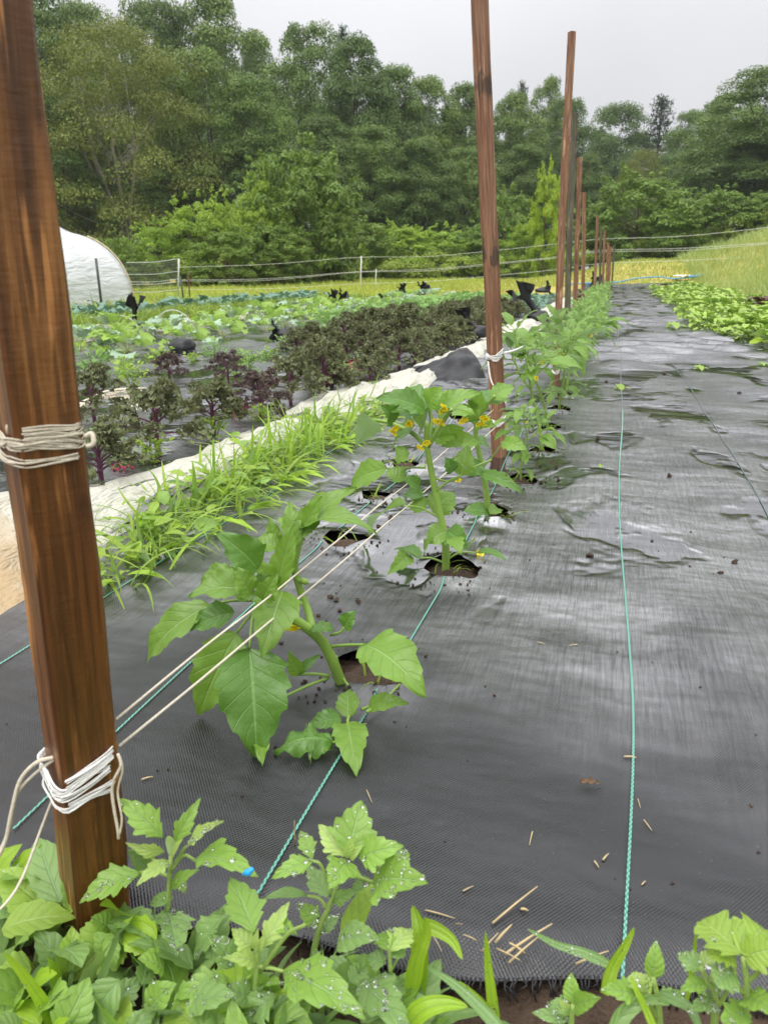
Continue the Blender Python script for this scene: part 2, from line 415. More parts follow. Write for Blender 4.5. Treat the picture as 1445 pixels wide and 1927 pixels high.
def sph(az, el): return np.array((math.cos(az) * math.cos(el), math.sin(az) * math.cos(el), math.sin(el)))

def flower(mb, c, axis, r, rng):
    axis = unit(axis); a = unit(np.cross(axis, (.3, .9, .2))); b = np.cross(axis, a)
    V = [c - axis * r * .55]; F = []; n = 10
    for k in range(n):
        q = 2 * PI * k / n; rr = r * (.42 if True else 1); V.append(c - axis * r * .25 + rr * (math.cos(q) * a + math.sin(q) * b))
    for k in range(n):
        q = 2 * PI * k / n; rr = r * (1.05 if k % 2 == 0 else .84) * rng.uniform(.9, 1.1); V.append(c + axis * r * rng.uniform(-.1, .15) + rr * (math.cos(q) * a + math.sin(q) * b))
    F1 = [(0, 1 + k, 1 + (k + 1) % n) for k in range(n)]
    F2 = [(1 + k, 1 + n + k, 1 + n + (k + 1) % n, 1 + (k + 1) % n) for k in range(n)]
    o = mb.n; mb.add(V, F1 + F2)
    for i in range(n): mb.M[-(n + n) + i] = 1 if i % 4 == 0 else 0

# ------------------------------------------------------------------ fabric sheets
HOLES = [(-.262, .842, .058), (-.235, 1.222, .056), (-.215, 1.553, .05), (-.19, 1.86, .05), (-.168, 2.205, .05), (-.175, 2.54, .048), (-.168, 2.92, .05), (-.17, 3.32, .05)]
HOLES_L = [(-.467, 1.31, .05), (-.50, 1.628, .046), (-.515, 1.95, .046), (-.49, 2.275, .05), (-.50, 2.62, .045), (-.50, 3.0, .045)]
HOLES = [(a, b, r * .9) for a, b, r in HOLES]; HOLES_L = [(a, b, r * .85) for a, b, r in HOLES_L]
ALLH = HOLES + HOLES_L
def fab_h(x, y):
    x = np.asarray(x, float); y = np.asarray(y, float)
    a = sst(.7, 2.0, y)
    z = .004 * np.sin(x * 9 + 1.3 * np.sin(y * 3.1)) * np.cos(y * 5.3 + x * 2) + .003 * np.sin(x * 17 + y * 4)
    z = z + .006 * a * np.sin(y * 11 + 2.2 * np.sin(x * 4.2) + 1.1 * np.sin(y * 2.3)) * (.6 + .4 * np.sin(x * 5.1 + y * 1.7))
    z = z + .019 * sst(2.2, 5, y) * np.sin(y * 14.7 + 2.6 * np.sin(x * 3.1 + y * .7) + 3 * np.sin(y * .9)) * (.55 + .45 * np.sin(x * 2.7 - y * 2.1))
    z = z + .02 * np.sin(y * .9 + 1) * sst(2, 5, y) * np.sin(x * 2.4 + .5)
    for hx, hy, r in ALLH:
        d = np.hypot(x - hx, y - hy)
        z = z + .008 * np.exp(-((d - r) / .022) ** 2) * (1 + .6 * np.sin(np.arctan2(y - hy, x - hx) * 2 + hx * 9)) - .004 * np.exp(-(d / .16) ** 2)
    return z + .012 + terr(x, y) * sst(3, 8, y)
def near_edge(x): return .440 + .030 * np.sin(x * 5 + .6) + .012 * np.sin(x * 21) + .05 * sst(.05, .35, x)

def make_fabric():
    xs = np.concatenate([np.arange(-.95, -.62, .03), np.arange(-.62, -.08, .0145), np.arange(-.08, .6, .025), np.arange(.6, 2.2, .05)])
    ys = [0.0]; y = .0
    while ys[-1] < 25.2:
        q = ys[-1]; ys.append(q + (.0145 if q < 3.4 else .0145 + .012 * (q - 3.4)))
    ys = np.array(ys)
    X, Yr = np.meshgrid(xs, ys)
    e = near_edge(X); Y = e + Yr * (1 + 0 * e)
    Y = np.where(Yr < 1.2, e + Yr * (1.2 + .44 - e) / 1.2, Yr + .44)
    for hx, hy, r in ALLH:
        dx, dy = X - hx, Y - hy; d = np.hypot(dx, dy); an = np.arctan2(dy, dx)
        rr = r * (1 + .10 * np.sin(an * 2 + hx * 40) + .06 * np.sin(an * 5 + hy * 30) + .05 * np.sin(an * 11 + hx * 90))
        ins = d < rr
        # remember, then push inside points of rim faces to the rim
        X = np.where(ins & (d > rr * .30), hx + rr * np.cos(an), X) if False else X
    keep = np.ones((len(ys) - 1, len(xs) - 1), bool)
    insid = np.zeros(X.shape, bool); NX, NY = X.copy(), Y.copy()
    for hx, hy, r in ALLH:
        dx, dy = X - hx, Y - hy; d = np.hypot(dx, dy); an = np.arctan2(dy, dx)
        rr = r * (1 + .10 * np.sin(an * 2 + hx * 40) + .06 * np.sin(an * 5 + hy * 30) + .05 * np.sin(an * 11 + hx * 90))
        ins = d < rr; insid |= ins
        NX = np.where(ins, hx + rr * np.cos(an), NX); NY = np.where(ins, hy + rr * np.sin(an), NY)
    keep = ~(insid[:-1, :-1] & insid[1:, :-1] & insid[:-1, 1:] & insid[1:, 1:])
    Z = fab_h(NX, NY)
    Z = Z - .014 * np.exp(-((NY - near_edge(NX)) / .02) ** 2)
    m = len(xs); F = []
    I, J = np.nonzero(keep)
    F = np.stack([I * m + J, I * m + J + 1, (I + 1) * m + J + 1, (I + 1) * m + J], 1)
    mb = MB(); mb.add(np.stack([NX, NY, Z], -1).reshape(-1, 3), F)
    root = mb.build('weed_fabric', M['fabric'])
    tag(root, 'wet black woven weed fabric with mint stripes running under the staked row', 'weed fabric')
    # woven marker lines
    for k, (xo, wob) in enumerate(((-.76, .02), (-.505, .012), (-.243, .012), (.062, .010), (.362, .012))):
        s = MB(); y = .455 if k != 1 else .46
        W = .0023; V = []; F = []; MI = []
        yy = []
        while y < 10: yy.append(y); y += .0035 if y < 2.2 else .0035 + .03 * (y - 2.2)
        yy = np.array(yy)
        xx = xo + wob * np.sin(yy * 1.1 + k) * sst(.3, 3, yy) + .006 * np.sin(yy * 2.9 + 2 * k) - .02 * (1 - sst(.3, .9, yy)) * (k == 3)
        W = .0013 + 0 * yy
        rows = []
        for c in (-1, 0, 1):
            x = xx + c * W; rows.append(np.stack([x, yy, fab_h(x, yy) + .0022], -1))
        G = np.stack(rows, 1).reshape(-1, 3)
        inh = np.zeros(len(yy), bool)
        for hx, hy, r in ALLH: inh |= np.hypot(xx - hx, yy - hy) < r * 1.12
        for i in range(len(yy) - 1):
            if inh[i] or inh[i + 1]: continue
            for c in (0, 1):
                F.append((i * 3 + c, i * 3 + c + 1, i * 3 + c + 4, i * 3 + c + 3)); MI.append(2 if k == 4 else (i + c) % 2 if yy[i] < 2.2 else (0 if yy[i] < 3.0 else 2))
        s.add(G, F); s.M = MI
        s.build('stripe', [M['mint'], M['mint_dark'], M['mint_faded']], root, smooth=False)
    # frayed threads along the cut near edge
    rng = np.random.default_rng(5); s = MB()
    for x in np.arange(-.2, .75, .0035):
        y0 = near_edge(x); L = rng.uniform(.004, .013)
        p = np.array((x, y0 + .002, float(fab_h(x, y0)) - .013))
        s.tube([p, p + (rng.normal(0, .002), -L * .7, -L * .3), p + (rng.normal(0, .004), -L, -L * .9)], .0008, 4)
    s.build('frayed_edge', M['fray'], root)
    return root
make_fabric()

def make_left_fabric():
    xs = np.concatenate([np.arange(-3.75, -1.7, .07), np.arange(-1.7, -.9, .03)])
    ys = [.6]
    while ys[-1] < 15.5: ys.append(ys[-1] + .02 + .012 * ys[-1])
    X, Y = np.meshgrid(xs, np.array(ys))
    Z = .010 + .012 * np.sin(X * 3.1 + Y * 1.4) * np.cos(Y * 2.2) + .010 * np.sin(Y * 6.3 + 2 * np.sin(X * 2.6)) + .006 * np.sin(X * 12 + Y * 3) + .012
    m = len(xs); n = len(ys)
    F = [(i * m + j, i * m + j + 1, (i + 1) * m + j + 1, (i + 1) * m + j) for i in range(n - 1) for j in range(m - 1)]
    mb = MB(); mb.add(np.stack([X, Y, Z], -1).reshape(-1, 3), F)
    tag(mb.build('weed_fabric', M['fabric']), 'black weed fabric under the purple kale and the loose tufts left of the row cover', 'weed fabric')
make_left_fabric()

# ------------------------------------------------------------------ ground
def make_ground():
    xs = np.concatenate([np.arange(-160, -20, 10), np.arange(-20, 20, .5), np.arange(20, 161, 10)])
    ys = np.concatenate([np.arange(-30, 0, 5), np.arange(0, 45, .5), np.arange(45, 261, 12)])
    X, Y = np.meshgrid(xs, ys); Z = terr(X, Y) - .045
    m = len(xs); n = len(ys)
    F = [(i * m + j, i * m + j + 1, (i + 1) * m + j + 1, (i + 1) * m + j) for i in range(n - 1) for j in range(m - 1)]
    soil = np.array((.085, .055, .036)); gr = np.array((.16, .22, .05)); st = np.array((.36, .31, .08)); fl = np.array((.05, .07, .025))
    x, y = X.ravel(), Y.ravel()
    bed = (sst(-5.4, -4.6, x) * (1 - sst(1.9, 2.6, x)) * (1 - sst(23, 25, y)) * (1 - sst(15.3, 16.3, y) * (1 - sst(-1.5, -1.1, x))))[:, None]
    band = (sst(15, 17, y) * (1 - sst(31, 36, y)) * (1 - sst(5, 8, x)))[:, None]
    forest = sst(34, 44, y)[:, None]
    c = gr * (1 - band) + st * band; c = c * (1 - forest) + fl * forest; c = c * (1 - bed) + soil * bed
    col = np.concatenate([c, np.ones((len(c), 1))], 1)
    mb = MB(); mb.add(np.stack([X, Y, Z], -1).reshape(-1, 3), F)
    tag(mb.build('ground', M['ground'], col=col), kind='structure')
    # fine crumbly soil showing in the planting holes and in front of the fabric
    xs = np.arange(-.72, .9, .0125); ys = np.arange(.10, 3.5, .0125)
    X, Y = np.meshgrid(xs, ys)
    Z = np.zeros(X.shape)
    for k, (a, b_) in enumerate(((61, .004), (137, .0032), (23, .003))):
        Z += b_ * np.sin(X * a + 3 * np.sin(Y * a * .37 + k)) * np.cos(Y * a * .83 + 2 * np.sin(X * a * .41))
    rng = np.random.default_rng(3); Z += rng.normal(0, .0022, Z.shape)
    Z -= .012
    for hx, hy, r in ALLH: Z += .026 * np.exp(-(np.hypot(X - hx, Y - hy) / (r * .85)) ** 2)
    Z -= .015 * (1 - sst(.40, .5, Y))
    keep = np.zeros((len(ys) - 1, len(xs) - 1), bool)
    XC, YC = X[:-1, :-1], Y[:-1, :-1]
    for hx, hy, r in ALLH: keep |= np.hypot(XC - hx, YC - hy) < r * 1.7
    keep |= YC < .50
    I, J = np.nonzero(keep); m = len(xs)
    mb = MB(); mb.add(np.stack([X, Y, Z], -1).reshape(-1, 3), np.stack([I * m + J, I * m + J + 1, (I + 1) * m + J + 1, (I + 1) * m + J], 1))
    tag(mb.build('soil', M['soil']), kind='structure')
make_ground()

# ------------------------------------------------------------------ stakes and twine
STK = []
def stake(i, base, top, side, rz, mat, label, moss=False):
    base = np.asarray(base, float); top = np.asarray(top, float)
    root = thing('wooden_stake', base, label, 'stake', 'wooden stakes down the crop row')
    T = top - base; L = np.linalg.norm(T); T = T / L
    a = np.array((math.cos(rz), math.sin(rz), 0)); a = unit(a - T * np.dot(a, T)); b = np.cross(T, a)
    rng = np.random.default_rng(100 + i); h = side / 2; ch = side * .07
    prof = [(-h + ch, -h), (h - ch, -h), (h, -h + ch), (h, h - ch), (h - ch, h), (-h + ch, h), (-h, h - ch), (-h, -h + ch)]
    n = 26; V = []; F = []
    for k in range(n + 1):
        s = k / n; bow = .004 * math.sin(s * PI * 1.3 + i)
        for (x, y) in prof:
            w = 1 + .025 * math.sin(s * 23 + i * 2 + x * 90) + rng.normal(0, .008)
            V.append(T * (s * L - .10 * (1 - s)) + a * (x * w + bow) + b * (y * w))
    for k in range(n):
        for q in range(8): F.append((k * 8 + q, k * 8 + (q + 1) % 8, (k + 1) * 8 + (q + 1) % 8, (k + 1) * 8 + q))
    F.append(tuple(n * 8 + q for q in range(8))); F.append(tuple(range(8))[::-1])
    # store in a frame whose z runs along the stake, so the grain follows it
    Mx = Matrix(((a[0], b[0], T[0]), (a[1], b[1], T[1]), (a[2], b[2], T[2])))
    Vl = np.array(V) @ np.array([[a[0], b[0], T[0]], [a[1], b[1], T[1]], [a[2], b[2], T[2]]])
    mb = MB(); mb.add(Vl, F); o = mb.build('shaft', M[mat], root, smooth=False)
    o.rotation_euler = Mx.to_euler()
    STK.append((base, top, side, a, b, T)); return root
STAKES = [
    ((180, 1722), (-20, 0), .404, .0430, R(57), 'wood', 'thick glossy brown stake in the near left corner, wrapped with twine'),
    ((937, 872), (902, -60), 2.09, .033, R(58), 'wood_knot', 'brown stake with a dark knot, second from the near end, twine tied low'),
    ((1043, 740), (1076, 60), 3.50, .0245, R(40), 'wood_red', 'reddish stake leaning right, third from the near end'),
    ((1066, 655), (1080, 213), 5.0, .031, R(20), 'wood_grey', 'dark mossy grey stake close behind the leaning reddish stake'),
    ((1082, 612), (1090, 296), 6.6, .030, R(50), 'wood_red', 'red-brown stake, fifth from the near end, just right of the mossy one'),
    ((1097, 588), (1098, 362), 8.6, .030, R(35), 'wood_red', 'upright red-brown stake, sixth from the near end, clear of its neighbours'),
    ((1117, 571), (1124, 405), 11.6, .030, R(60), 'wood_red', 'orange-brown stake, seventh from the near end'),
    ((1127, 562), (1131, 424), 13.4, .028, R(30), 'wood_grey', 'greyish stake, eighth from the near end of the row'),
    ((1133, 558), (1138, 434), 15.0, .032, R(45), 'wood_red', 'dark red stake, ninth from the near end of the row'),
    ((1141, 552), (1144, 456), 17.5, .042, R(45), 'wood_red', 'short dark stake, tenth from the near end of the row'),
    ((1145, 550), (1148, 464), 19.0, .042, R(25), 'wood_red', 'short dark stake, eleventh from the near end of the row'),
    ((1150, 547), (1155, 461), 21.2, .036, R(45), 'wood_grey', 'thin pale stake, the last and farthest of the row'),
]
for i, (bp, tp, Y, s, rz, mat, lab) in enumerate(STAKES):
    b = at(bp[0], bp[1], Y); b[2] = float(fab_h(b[0], b[1])) - .01
    stake(i, b, at(tp[0], tp[1], Y), s, rz, mat, lab)

def stake_pt(i, z):                                     # centre of stake i at height z
    base, top, *_ = STK[i]; k = (z - base[2]) / (top[2] - base[2]); return base + (top - base) * k
def wrap(mb, i, z0, z1, turns, r, rng, tilt=0.0, off=.0014):
    base, top, side, a, b, T = STK[i]; h = side / 2 + off
    sq = [(-1, -1), (1, -1), (1, 1), (-1, 1)]
    P = []
    n = int(turns * 4) + 1
    for k in range(n):
        c0 = sq[k % 4]; c1 = sq[(k + 1) % 4]
        for f in (.15, .5, .85):
            x = c0[0] * (1 - f) + c1[0] * f; y = c0[1] * (1 - f) + c1[1] * f
            z = z0 + (z1 - z0) * (k + f) / n + rng.normal(0, .0012) + tilt * (x + .6 * y)
            c = stake_pt(i, z); e = 1.0
            P.append(c + a * x * h * e + b * y * h * e)
    P = np.array(P)
    for q in range(4): mb.tube(P + rng.normal(0, r * .38, P.shape) + (0, 0, (q - 1.5) * r * .75), [r * .42 * rng.uniform(.7, 1.3) for _ in P], 5, 3)
    return P

def make_twine():
    rng = np.random.default_rng(8)
    za = at(90, 825, .40)[2]
    mb = MB()
    wrap(mb, 0, za + .0085, za - .012, 2.2, .0017, rng, .001)
    wrap(mb, 0, za + .000, za - .004, 1.1, .0015, rng, -.0025)
    wrap(mb, 0, za + .010, za + .004, 1.0, .0013, rng, .003)
    k = at(160, 822, .395)
    mb.tube([k, k + (.004, .002, .002), k + (.006, .0, -.004), k + (.002, -.002, -.006)], .0016, 6, 4)
    k2 = at(18, 802, .385); mb.tube([at(36, 800, .39), k2, k2 + (-.002, 0, -.006)], [.002, .0022, .001], 6, 3)
    tag(mb.build('twine_wrap', M['twine']), 'beige twine wound three times round the thick near stake, level with the kale', 'twine')
    # lower wraps and the two strands that pin the plants
    root = thing('trellis_twine', stake_pt(0, 0.1), 'white twine tied low round the near stake and strung to the second stake', 'twine')
    og = np.array(root.location)
    zb = at(160, 1440, .40)[2]
    mb = MB()
    wrap(mb, 0, zb + .011, zb - .004, 2.1, .0016, rng, .007)
    wrap(mb, 0, zb + .007, zb + .001, 1.2, .0014, rng, .009)
    wrap(mb, 0, zb - .017, zb - .022, 1.1, .0011, rng, .002)
    mb.build('wrap', M['twine_white'], root, og)
    s0 = STK[0]; s1 = STK[1]
    for (pa, pb, sag, r) in (((222, 1404), (940, 795), .010, .00125), ((218, 1354), (930, 770), .004, .0011)):
        A = at(pa[0], pa[1], .425); B = at(pb[0], pb[1], 2.09)
        pts = [A + (B - A) * t - UP * sag * 4 * t * (1 - t) * 1 + rng.normal(0, .0008, 3) for t in np.linspace(0, 1, 14)]
        m2 = MB(); m2.tube(pts, r, 6, 3); m2.build('strand', M['twine'], root, og)
    for pts, r in (([(104, 1425, .39), (70, 1435, .385), (38, 1470, .38), (22, 1530, .372), (8, 1590, .365), (-30, 1660, .35)], .0017),
                   ([(104, 1428, .39), (60, 1462, .384), (30, 1500, .378), (18, 1560, .37), (-8, 1620, .36)], .0013),
                   ([(106, 1488, .39), (78, 1560, .38), (48, 1640, .36), (20, 1690, .345), (-20, 1730, .33)], .0011),
                   ([(222, 1418, .40), (228, 1440, .398), (214, 1470, .395), (212, 1500, .394), (222, 1560, .392), (224, 1578, .392)], .0012),
                   ([(226, 1424, .402), (231, 1450, .40), (222, 1490, .397), (230, 1540, .394), (226, 1570, .392)], .0009)):
        m2 = MB(); m2.tube([at(*p) for p in pts], r, 5, 5); m2.build('loose_end', M['twine'], root, og)
    # ties on the second and third stake
    for i, zs, lab in ((1, (at(935, 665, 2.09)[2], at(938, 788, 2.09)[2]), 'pale twine tied in loops round the second stake'),
                       (2, (at(1043, 697, 3.5)[2],), 'pale twine tied round the leaning third stake')):
        mb = MB()
        for z in zs: wrap(mb, i, z + .006, z - .008, 2.2, .0026, rng, .006)
        if i == 1:
            A = at(918, 680, 2.07)
            mb.tube([A, at(925, 720, 2.06), at(945, 745, 2.06), at(952, 760, 2.06)], .0022, 5, 4)
            mb.tube([at(948, 664, 2.08), at(965, 660, 2.1), at(985, 652, 2.12)], .003, 5, 4)
        tag(mb.build('twine_wrap', M['twine_white']), lab, 'twine')
    # bundle of old twine beside the kale
    mb = MB(); c = gnd(215, 770)
    for k in range(9):
        o = rng.normal(0, .012, 3); o[2] = abs(o[2])
        pts = [gnd(145, 772 + k) + (0, 0, .02), gnd(185, 768) + o + (0, 0, .03), gnd(230, 764) + o * 1.2 + (0, 0, .035), gnd(272, 750 + 5 * k) + o * 1.5 + (0, 0, .03)]
        mb.tube(pts, .004, 5, 4)
    tag(mb.build('twine_bundle', M['twine']), 'bundle of pale twine lying on the black fabric beside the kale', 'twine')
make_twine()

# ------------------------------------------------------------------ tomatillo plants
CAMV = lambda p: unit(EYE - np.asarray(p))
def atz(px, py, Y, zm=.022):
    p = at(px, py, Y); return p if p[2] > zm else gnd(px, py, zm)
def pix_leaf(mb, b, t, wpx, prof, k_cam=.5, jit=(0, 0, 0), **kw):
    B = atz(*b); T_ = atz(*t); z = .5 * (depth(B) + depth(T_))
    n = unit(UP * (1 - k_cam) + CAMV(B) * k_cam + np.asarray(jit, float))
    leaf(mb, B, T_, n, wpx * z / FPX * 1.12, prof, **kw)
    return B, T_

def hero_plant():
    Y = .80; base = at(688, 1338, .79); base[2] = float(fab_h(base[0], base[1])) - .01
    root = thing('tomatillo_plant', base, 'nearest tomatillo plant, bent to the left with large toothed leaves', 'tomatillo plant', 'tomatillo plants down the staked row')
    st = MB()
    pt = lambda L: [atz(*p) for p in L]
    stem = [at(692, 1352, .80), at(672, 1330, .80), at(645, 1292, .80), at(626, 1245, .79), at(603, 1203, .78), at(556, 1167, .76), at(520, 1148, .74), at(490, 1128, .72)]
    stem[0][2] = .0
    st.tube(stem, [.0072, .0074, .0074, .0072, .0068, .0062, .0055, .0045], 10, 5)
    st.tube(pt([(588, 1182, .775), (580, 1150, .785), (566, 1112, .79), (555, 1070, .79), (560, 1035, .79), (572, 1004, .80)]), [.0052, .005, .0048, .0047, .0042, .003], 8, 5)
    st.tube(pt([(556, 1068, .79), (540, 1080, .78), (520, 1105, .76)]), [.004, .0035, .003], 8, 4)
    pet = [[(622, 1217, .79), (650, 1214, .78), (688, 1213, .77)], [(620, 1272, .79), (590, 1268, .78), (560, 1270, .77)], [(618, 1276, .79), (580, 1290, .77), (536, 1311, .75)],
           [(680, 1335, .79), (688, 1332, .78), (695, 1330, .77)], [(668, 1340, .79), (656, 1350, .77), (654, 1362, .76)], [(655, 1360, .77), (648, 1395, .75), (626, 1396, .74)],
           [(560, 1030, .79), (560, 1010, .79), (566, 1000, .80)], [(490, 1128, .72), (476, 1160, .70), (470, 1220, .68)], [(500, 1135, .73), (470, 1160, .71), (446, 1190, .70)],
           [(495, 1130, .72), (440, 1130, .72), (392, 1140, .72)], [(622, 1195, .785), (640, 1190, .78), (648, 1180, .78)], [(690, 1340, .80), (720, 1320, .84), (752, 1288, .86)], [(632, 1235, .79), (642, 1270, .80), (655, 1290, .81)]]
    for q in pet: st.tube(pt(q), [.0022, .0019, .0016], 6, 4)
    st.build('stem', M['stem'], root, base)
    L = [  # base, tip, width, options
        ((688, 1213, .77), (800, 1299, .72), 98, dict(k_cam=.55, sag=.10)),
        ((694, 1330, .77), (765, 1320, .74), 36, dict(sag=.12)),
        ((654, 1360, .76), (669, 1448, .70), 64, dict(k_cam=.7, sag=.06)),
        ((656, 1350, .77), (655, 1293, .75), 42, dict(k_cam=.8)),
        ((642, 1352, .77), (578, 1364, .74), 38, dict(dark=1)),
        ((470, 1220, .68), (485, 1428, .64), 128, dict(k_cam=.75, sag=.05, dark=1)),
        ((447, 1190, .70), (368, 1352, .66), 88, dict(k_cam=.7, sag=.07)),
        ((396, 1138, .72), (262, 1246, .68), 66, dict(k_cam=.5, sag=.10)),
        ((482, 1118, .72), (357, 1112, .68), 82, dict(k_cam=.45, sag=.12)),
        ((442, 1152, .71), (354, 1182, .69), 52, dict(k_cam=.5, dark=1)),
        ((532, 1112, .74), (494, 1230, .66), 84, dict(k_cam=.7, sag=.12)),
        ((485, 1070, .73), (413, 1003, .70), 72, dict(k_cam=.6, sag=.12, dark=1)),
        ((440, 1078, .76), (372, 1102, .74), 50, dict(k_cam=.5)),
        ((524, 1032, .80), (475, 1014, .80), 40, dict(k_cam=.5)),
        ((520, 1030, .82), (508, 976, .82), 34, dict(k_cam=.7)),
        ((518, 1112, .75), (549, 985, .76), 46, dict(k_cam=.6, sag=-.04)),
        ((515, 1110, .75), (478, 1050, .73), 44, dict(k_cam=.7)),
        ((510, 1112, .74), (468, 1088, .71), 40, dict(k_cam=.6, dark=1)),
        ((566, 1000, .80), (702, 987, .78), 52, dict(k_cam=.28, sag=.16)),
        ((566, 1002, .80), (662, 912, .82), 58, dict(k_cam=.45, sag=.06)),
        ((560, 1010, .79), (600, 935, .79), 40, dict(k_cam=.6, sag=-.05)),
        ((552, 1030, .78), (545, 940, .80), 36, dict(k_cam=.7, sag=.05)),
        ((560, 1005, .80), (530, 965, .84), 40, dict(k_cam=.6)),
        ((648, 1182, .78), (668, 1150, .78), 34, dict(k_cam=.6, dark=1)),
        ((628, 1184, .78), (582, 1184, .76), 28, dict(k_cam=.4, dark=1)),
        ((562, 1270, .77), (545, 1228, .76), 30, dict(k_cam=.6)),
        ((562, 1268, .77), (602, 1230, .79), 18, dict(k_cam=.5, dark=1)),
        ((470, 1120, .70), (440, 1065, .69), 46, dict(k_cam=.7)),
        ((495, 1130, .70), (520, 1080, .70), 40, dict(k_cam=.7)),
    ]
    rng = np.random.default_rng(21)
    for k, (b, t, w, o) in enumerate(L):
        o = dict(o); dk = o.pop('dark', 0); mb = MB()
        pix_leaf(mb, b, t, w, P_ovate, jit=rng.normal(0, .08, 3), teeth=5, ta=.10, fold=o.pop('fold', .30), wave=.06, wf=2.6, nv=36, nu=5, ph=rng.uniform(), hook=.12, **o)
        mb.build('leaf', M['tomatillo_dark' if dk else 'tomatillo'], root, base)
    # wilted leaf on the fabric
    mb = MB(); pix_leaf(mb, (627, 1396, .735), (515, 1412, .72), 62, P_ovate, k_cam=.4, sag=.22, fold=-.35, teeth=5, wave=.16, wf=3, nv=30, nu=5, hook=.1)
    o = mb.build('leaf', M['tomatillo_dark'], root, base); o['label'] = 'wilted curled leaf lying on the black fabric'
    mb = MB(); pix_leaf(mb, (585, 1368, .74), (584, 1432, .70), 26, P_lance, k_cam=.8, fold=.8, wave=.4, wf=5, nv=24, nu=4); 
    o = mb.build('leaf', M['goose_grey'], root, base); o['label'] = 'small shrivelled grey-green leaf'
    mb = MB(); pix_leaf(mb, (492, 1380, .655), (493, 1440, .63), 34, P_lance, k_cam=.8, fold=.5, wave=.10, wf=3, nv=24, nu=4)
    mb.build('leaf', M['tomatillo'], root, base)
    for (p, ax) in (((548, 1182, .75), (.2, -.6, -.6)), ((530, 1176, .74), (-.5, -.5, -.3))):
        mb = MB(); flower(mb, at(*p), ax, .011, rng); mb.build('flower', [M['petal'], M['spot']], root, base)
    mb = MB(); c = at(570, 1093, .785); mb.tube([at(556, 1090, .79), c - (.003, 0, 0), c, c + (.004, 0, -.001), c + (.008, 0, -.002)], [.001, .003, .0045, .0042, .001], 8, 3)
    mb.build('bud', M['stem'], root, base)
    # grassy seedlings in the hole
    return root
hero_plant()

def gen_tomatillo(rng, H, nleaf, lean=(0, 0), nv=14, nu=3, flowers=3, name_root=None):
    root = name_root
    st = MB(); fo = MB()
    P = [np.zeros(3)]
    d = np.array((lean[0], lean[1], 1.0))
    n = 7
    for k in range(n):
        d = unit(d + rng.normal(0, .08, 3)); P.append(P[-1] + d * H * .82 / n)
    P = np.array(P); P[0][2] = -.02
    st.tube(P, np.linspace(.0065, .0035, n + 1), 8, 3)
    S, _ = catmull(P, np.ones(len(P)), 6)
    az = rng.uniform(0, 6)
    tips = []
    for br in range(3):                                 # top branches
        i = int(len(S) * rng.uniform(.62, .78)); a = az + br * 2.1; q = S[i]
        e = q + sph(a, rng.uniform(.5, .95)) * H * rng.uniform(.26, .38)
        m = (q + e) / 2 + np.array((0, 0, -.012))
        st.tube([q, m, e], [.004, .0034, .0026], 7, 4); tips.append((q, m, e, a))
    def put(p, a, size, el, droop):
        pl = size * rng.uniform(.35, .6); b = p + sph(a, el) * pl
        st.tube([p, p + sph(a, el + .25) * pl * .55, b], [.0018, .0015, .0012], 5, 3)
        t = b + unit(sph(a, el) - UP * droop) * size
        leaf(fo, b, t, unit(UP + rng.normal(0, .25, 3) + sph(a, 0) * .2), size * rng.uniform(.48, .62), P_ovate, teeth=5, ta=.11, sag=.10, fold=rng.uniform(.1, .4), wave=.04, wf=2, nv=nv, nu=nu, ph=rng.uniform(), hook=.08)
    for k in range(nleaf):
        f = rng.uniform(.08, .95); i = int(f * (len(S) - 1))
        put(S[i], az + k * 2.4 + rng.normal(0, .3), H * rng.uniform(.16, .27) * (.75 + .4 * f), rng.uniform(.0, .5), rng.uniform(.2, .8))
    for (q, m, e, a) in tips:
        for k in range(6):
            p = m + (e - m) * rng.uniform(0, 1)
            put(p, a + rng.uniform(-1.7, 1.7), H * rng.uniform(.17, .30), rng.uniform(.0, .5), rng.uniform(.1, .7))
        for k in range(4): put(e, a + k * 1.6 + rng.normal(0, .3), H * rng.uniform(.10, .2), rng.uniform(.3, .9), .1)
    for k in range(5): put(S[-1], k * 1.3 + rng.normal(0, .3), H * rng.uniform(.14, .26), rng.uniform(.2, .9), .25)
    st.build('stem', M['stem'], root); fo.build('foliage', M['tomatillo'], root)
    for k in range(flowers):
        q, m, e, a = tips[k % 3]
        p = m + (e - m) * rng.uniform(.1, .8) + sph(rng.uniform(0, 6), -.6) * .02
        mb = MB(); flower(mb, p, sph(rng.uniform(0, 6), -.7), .009, rng); mb.build('flower', [M['petal'], M['spot']], root)
    return root

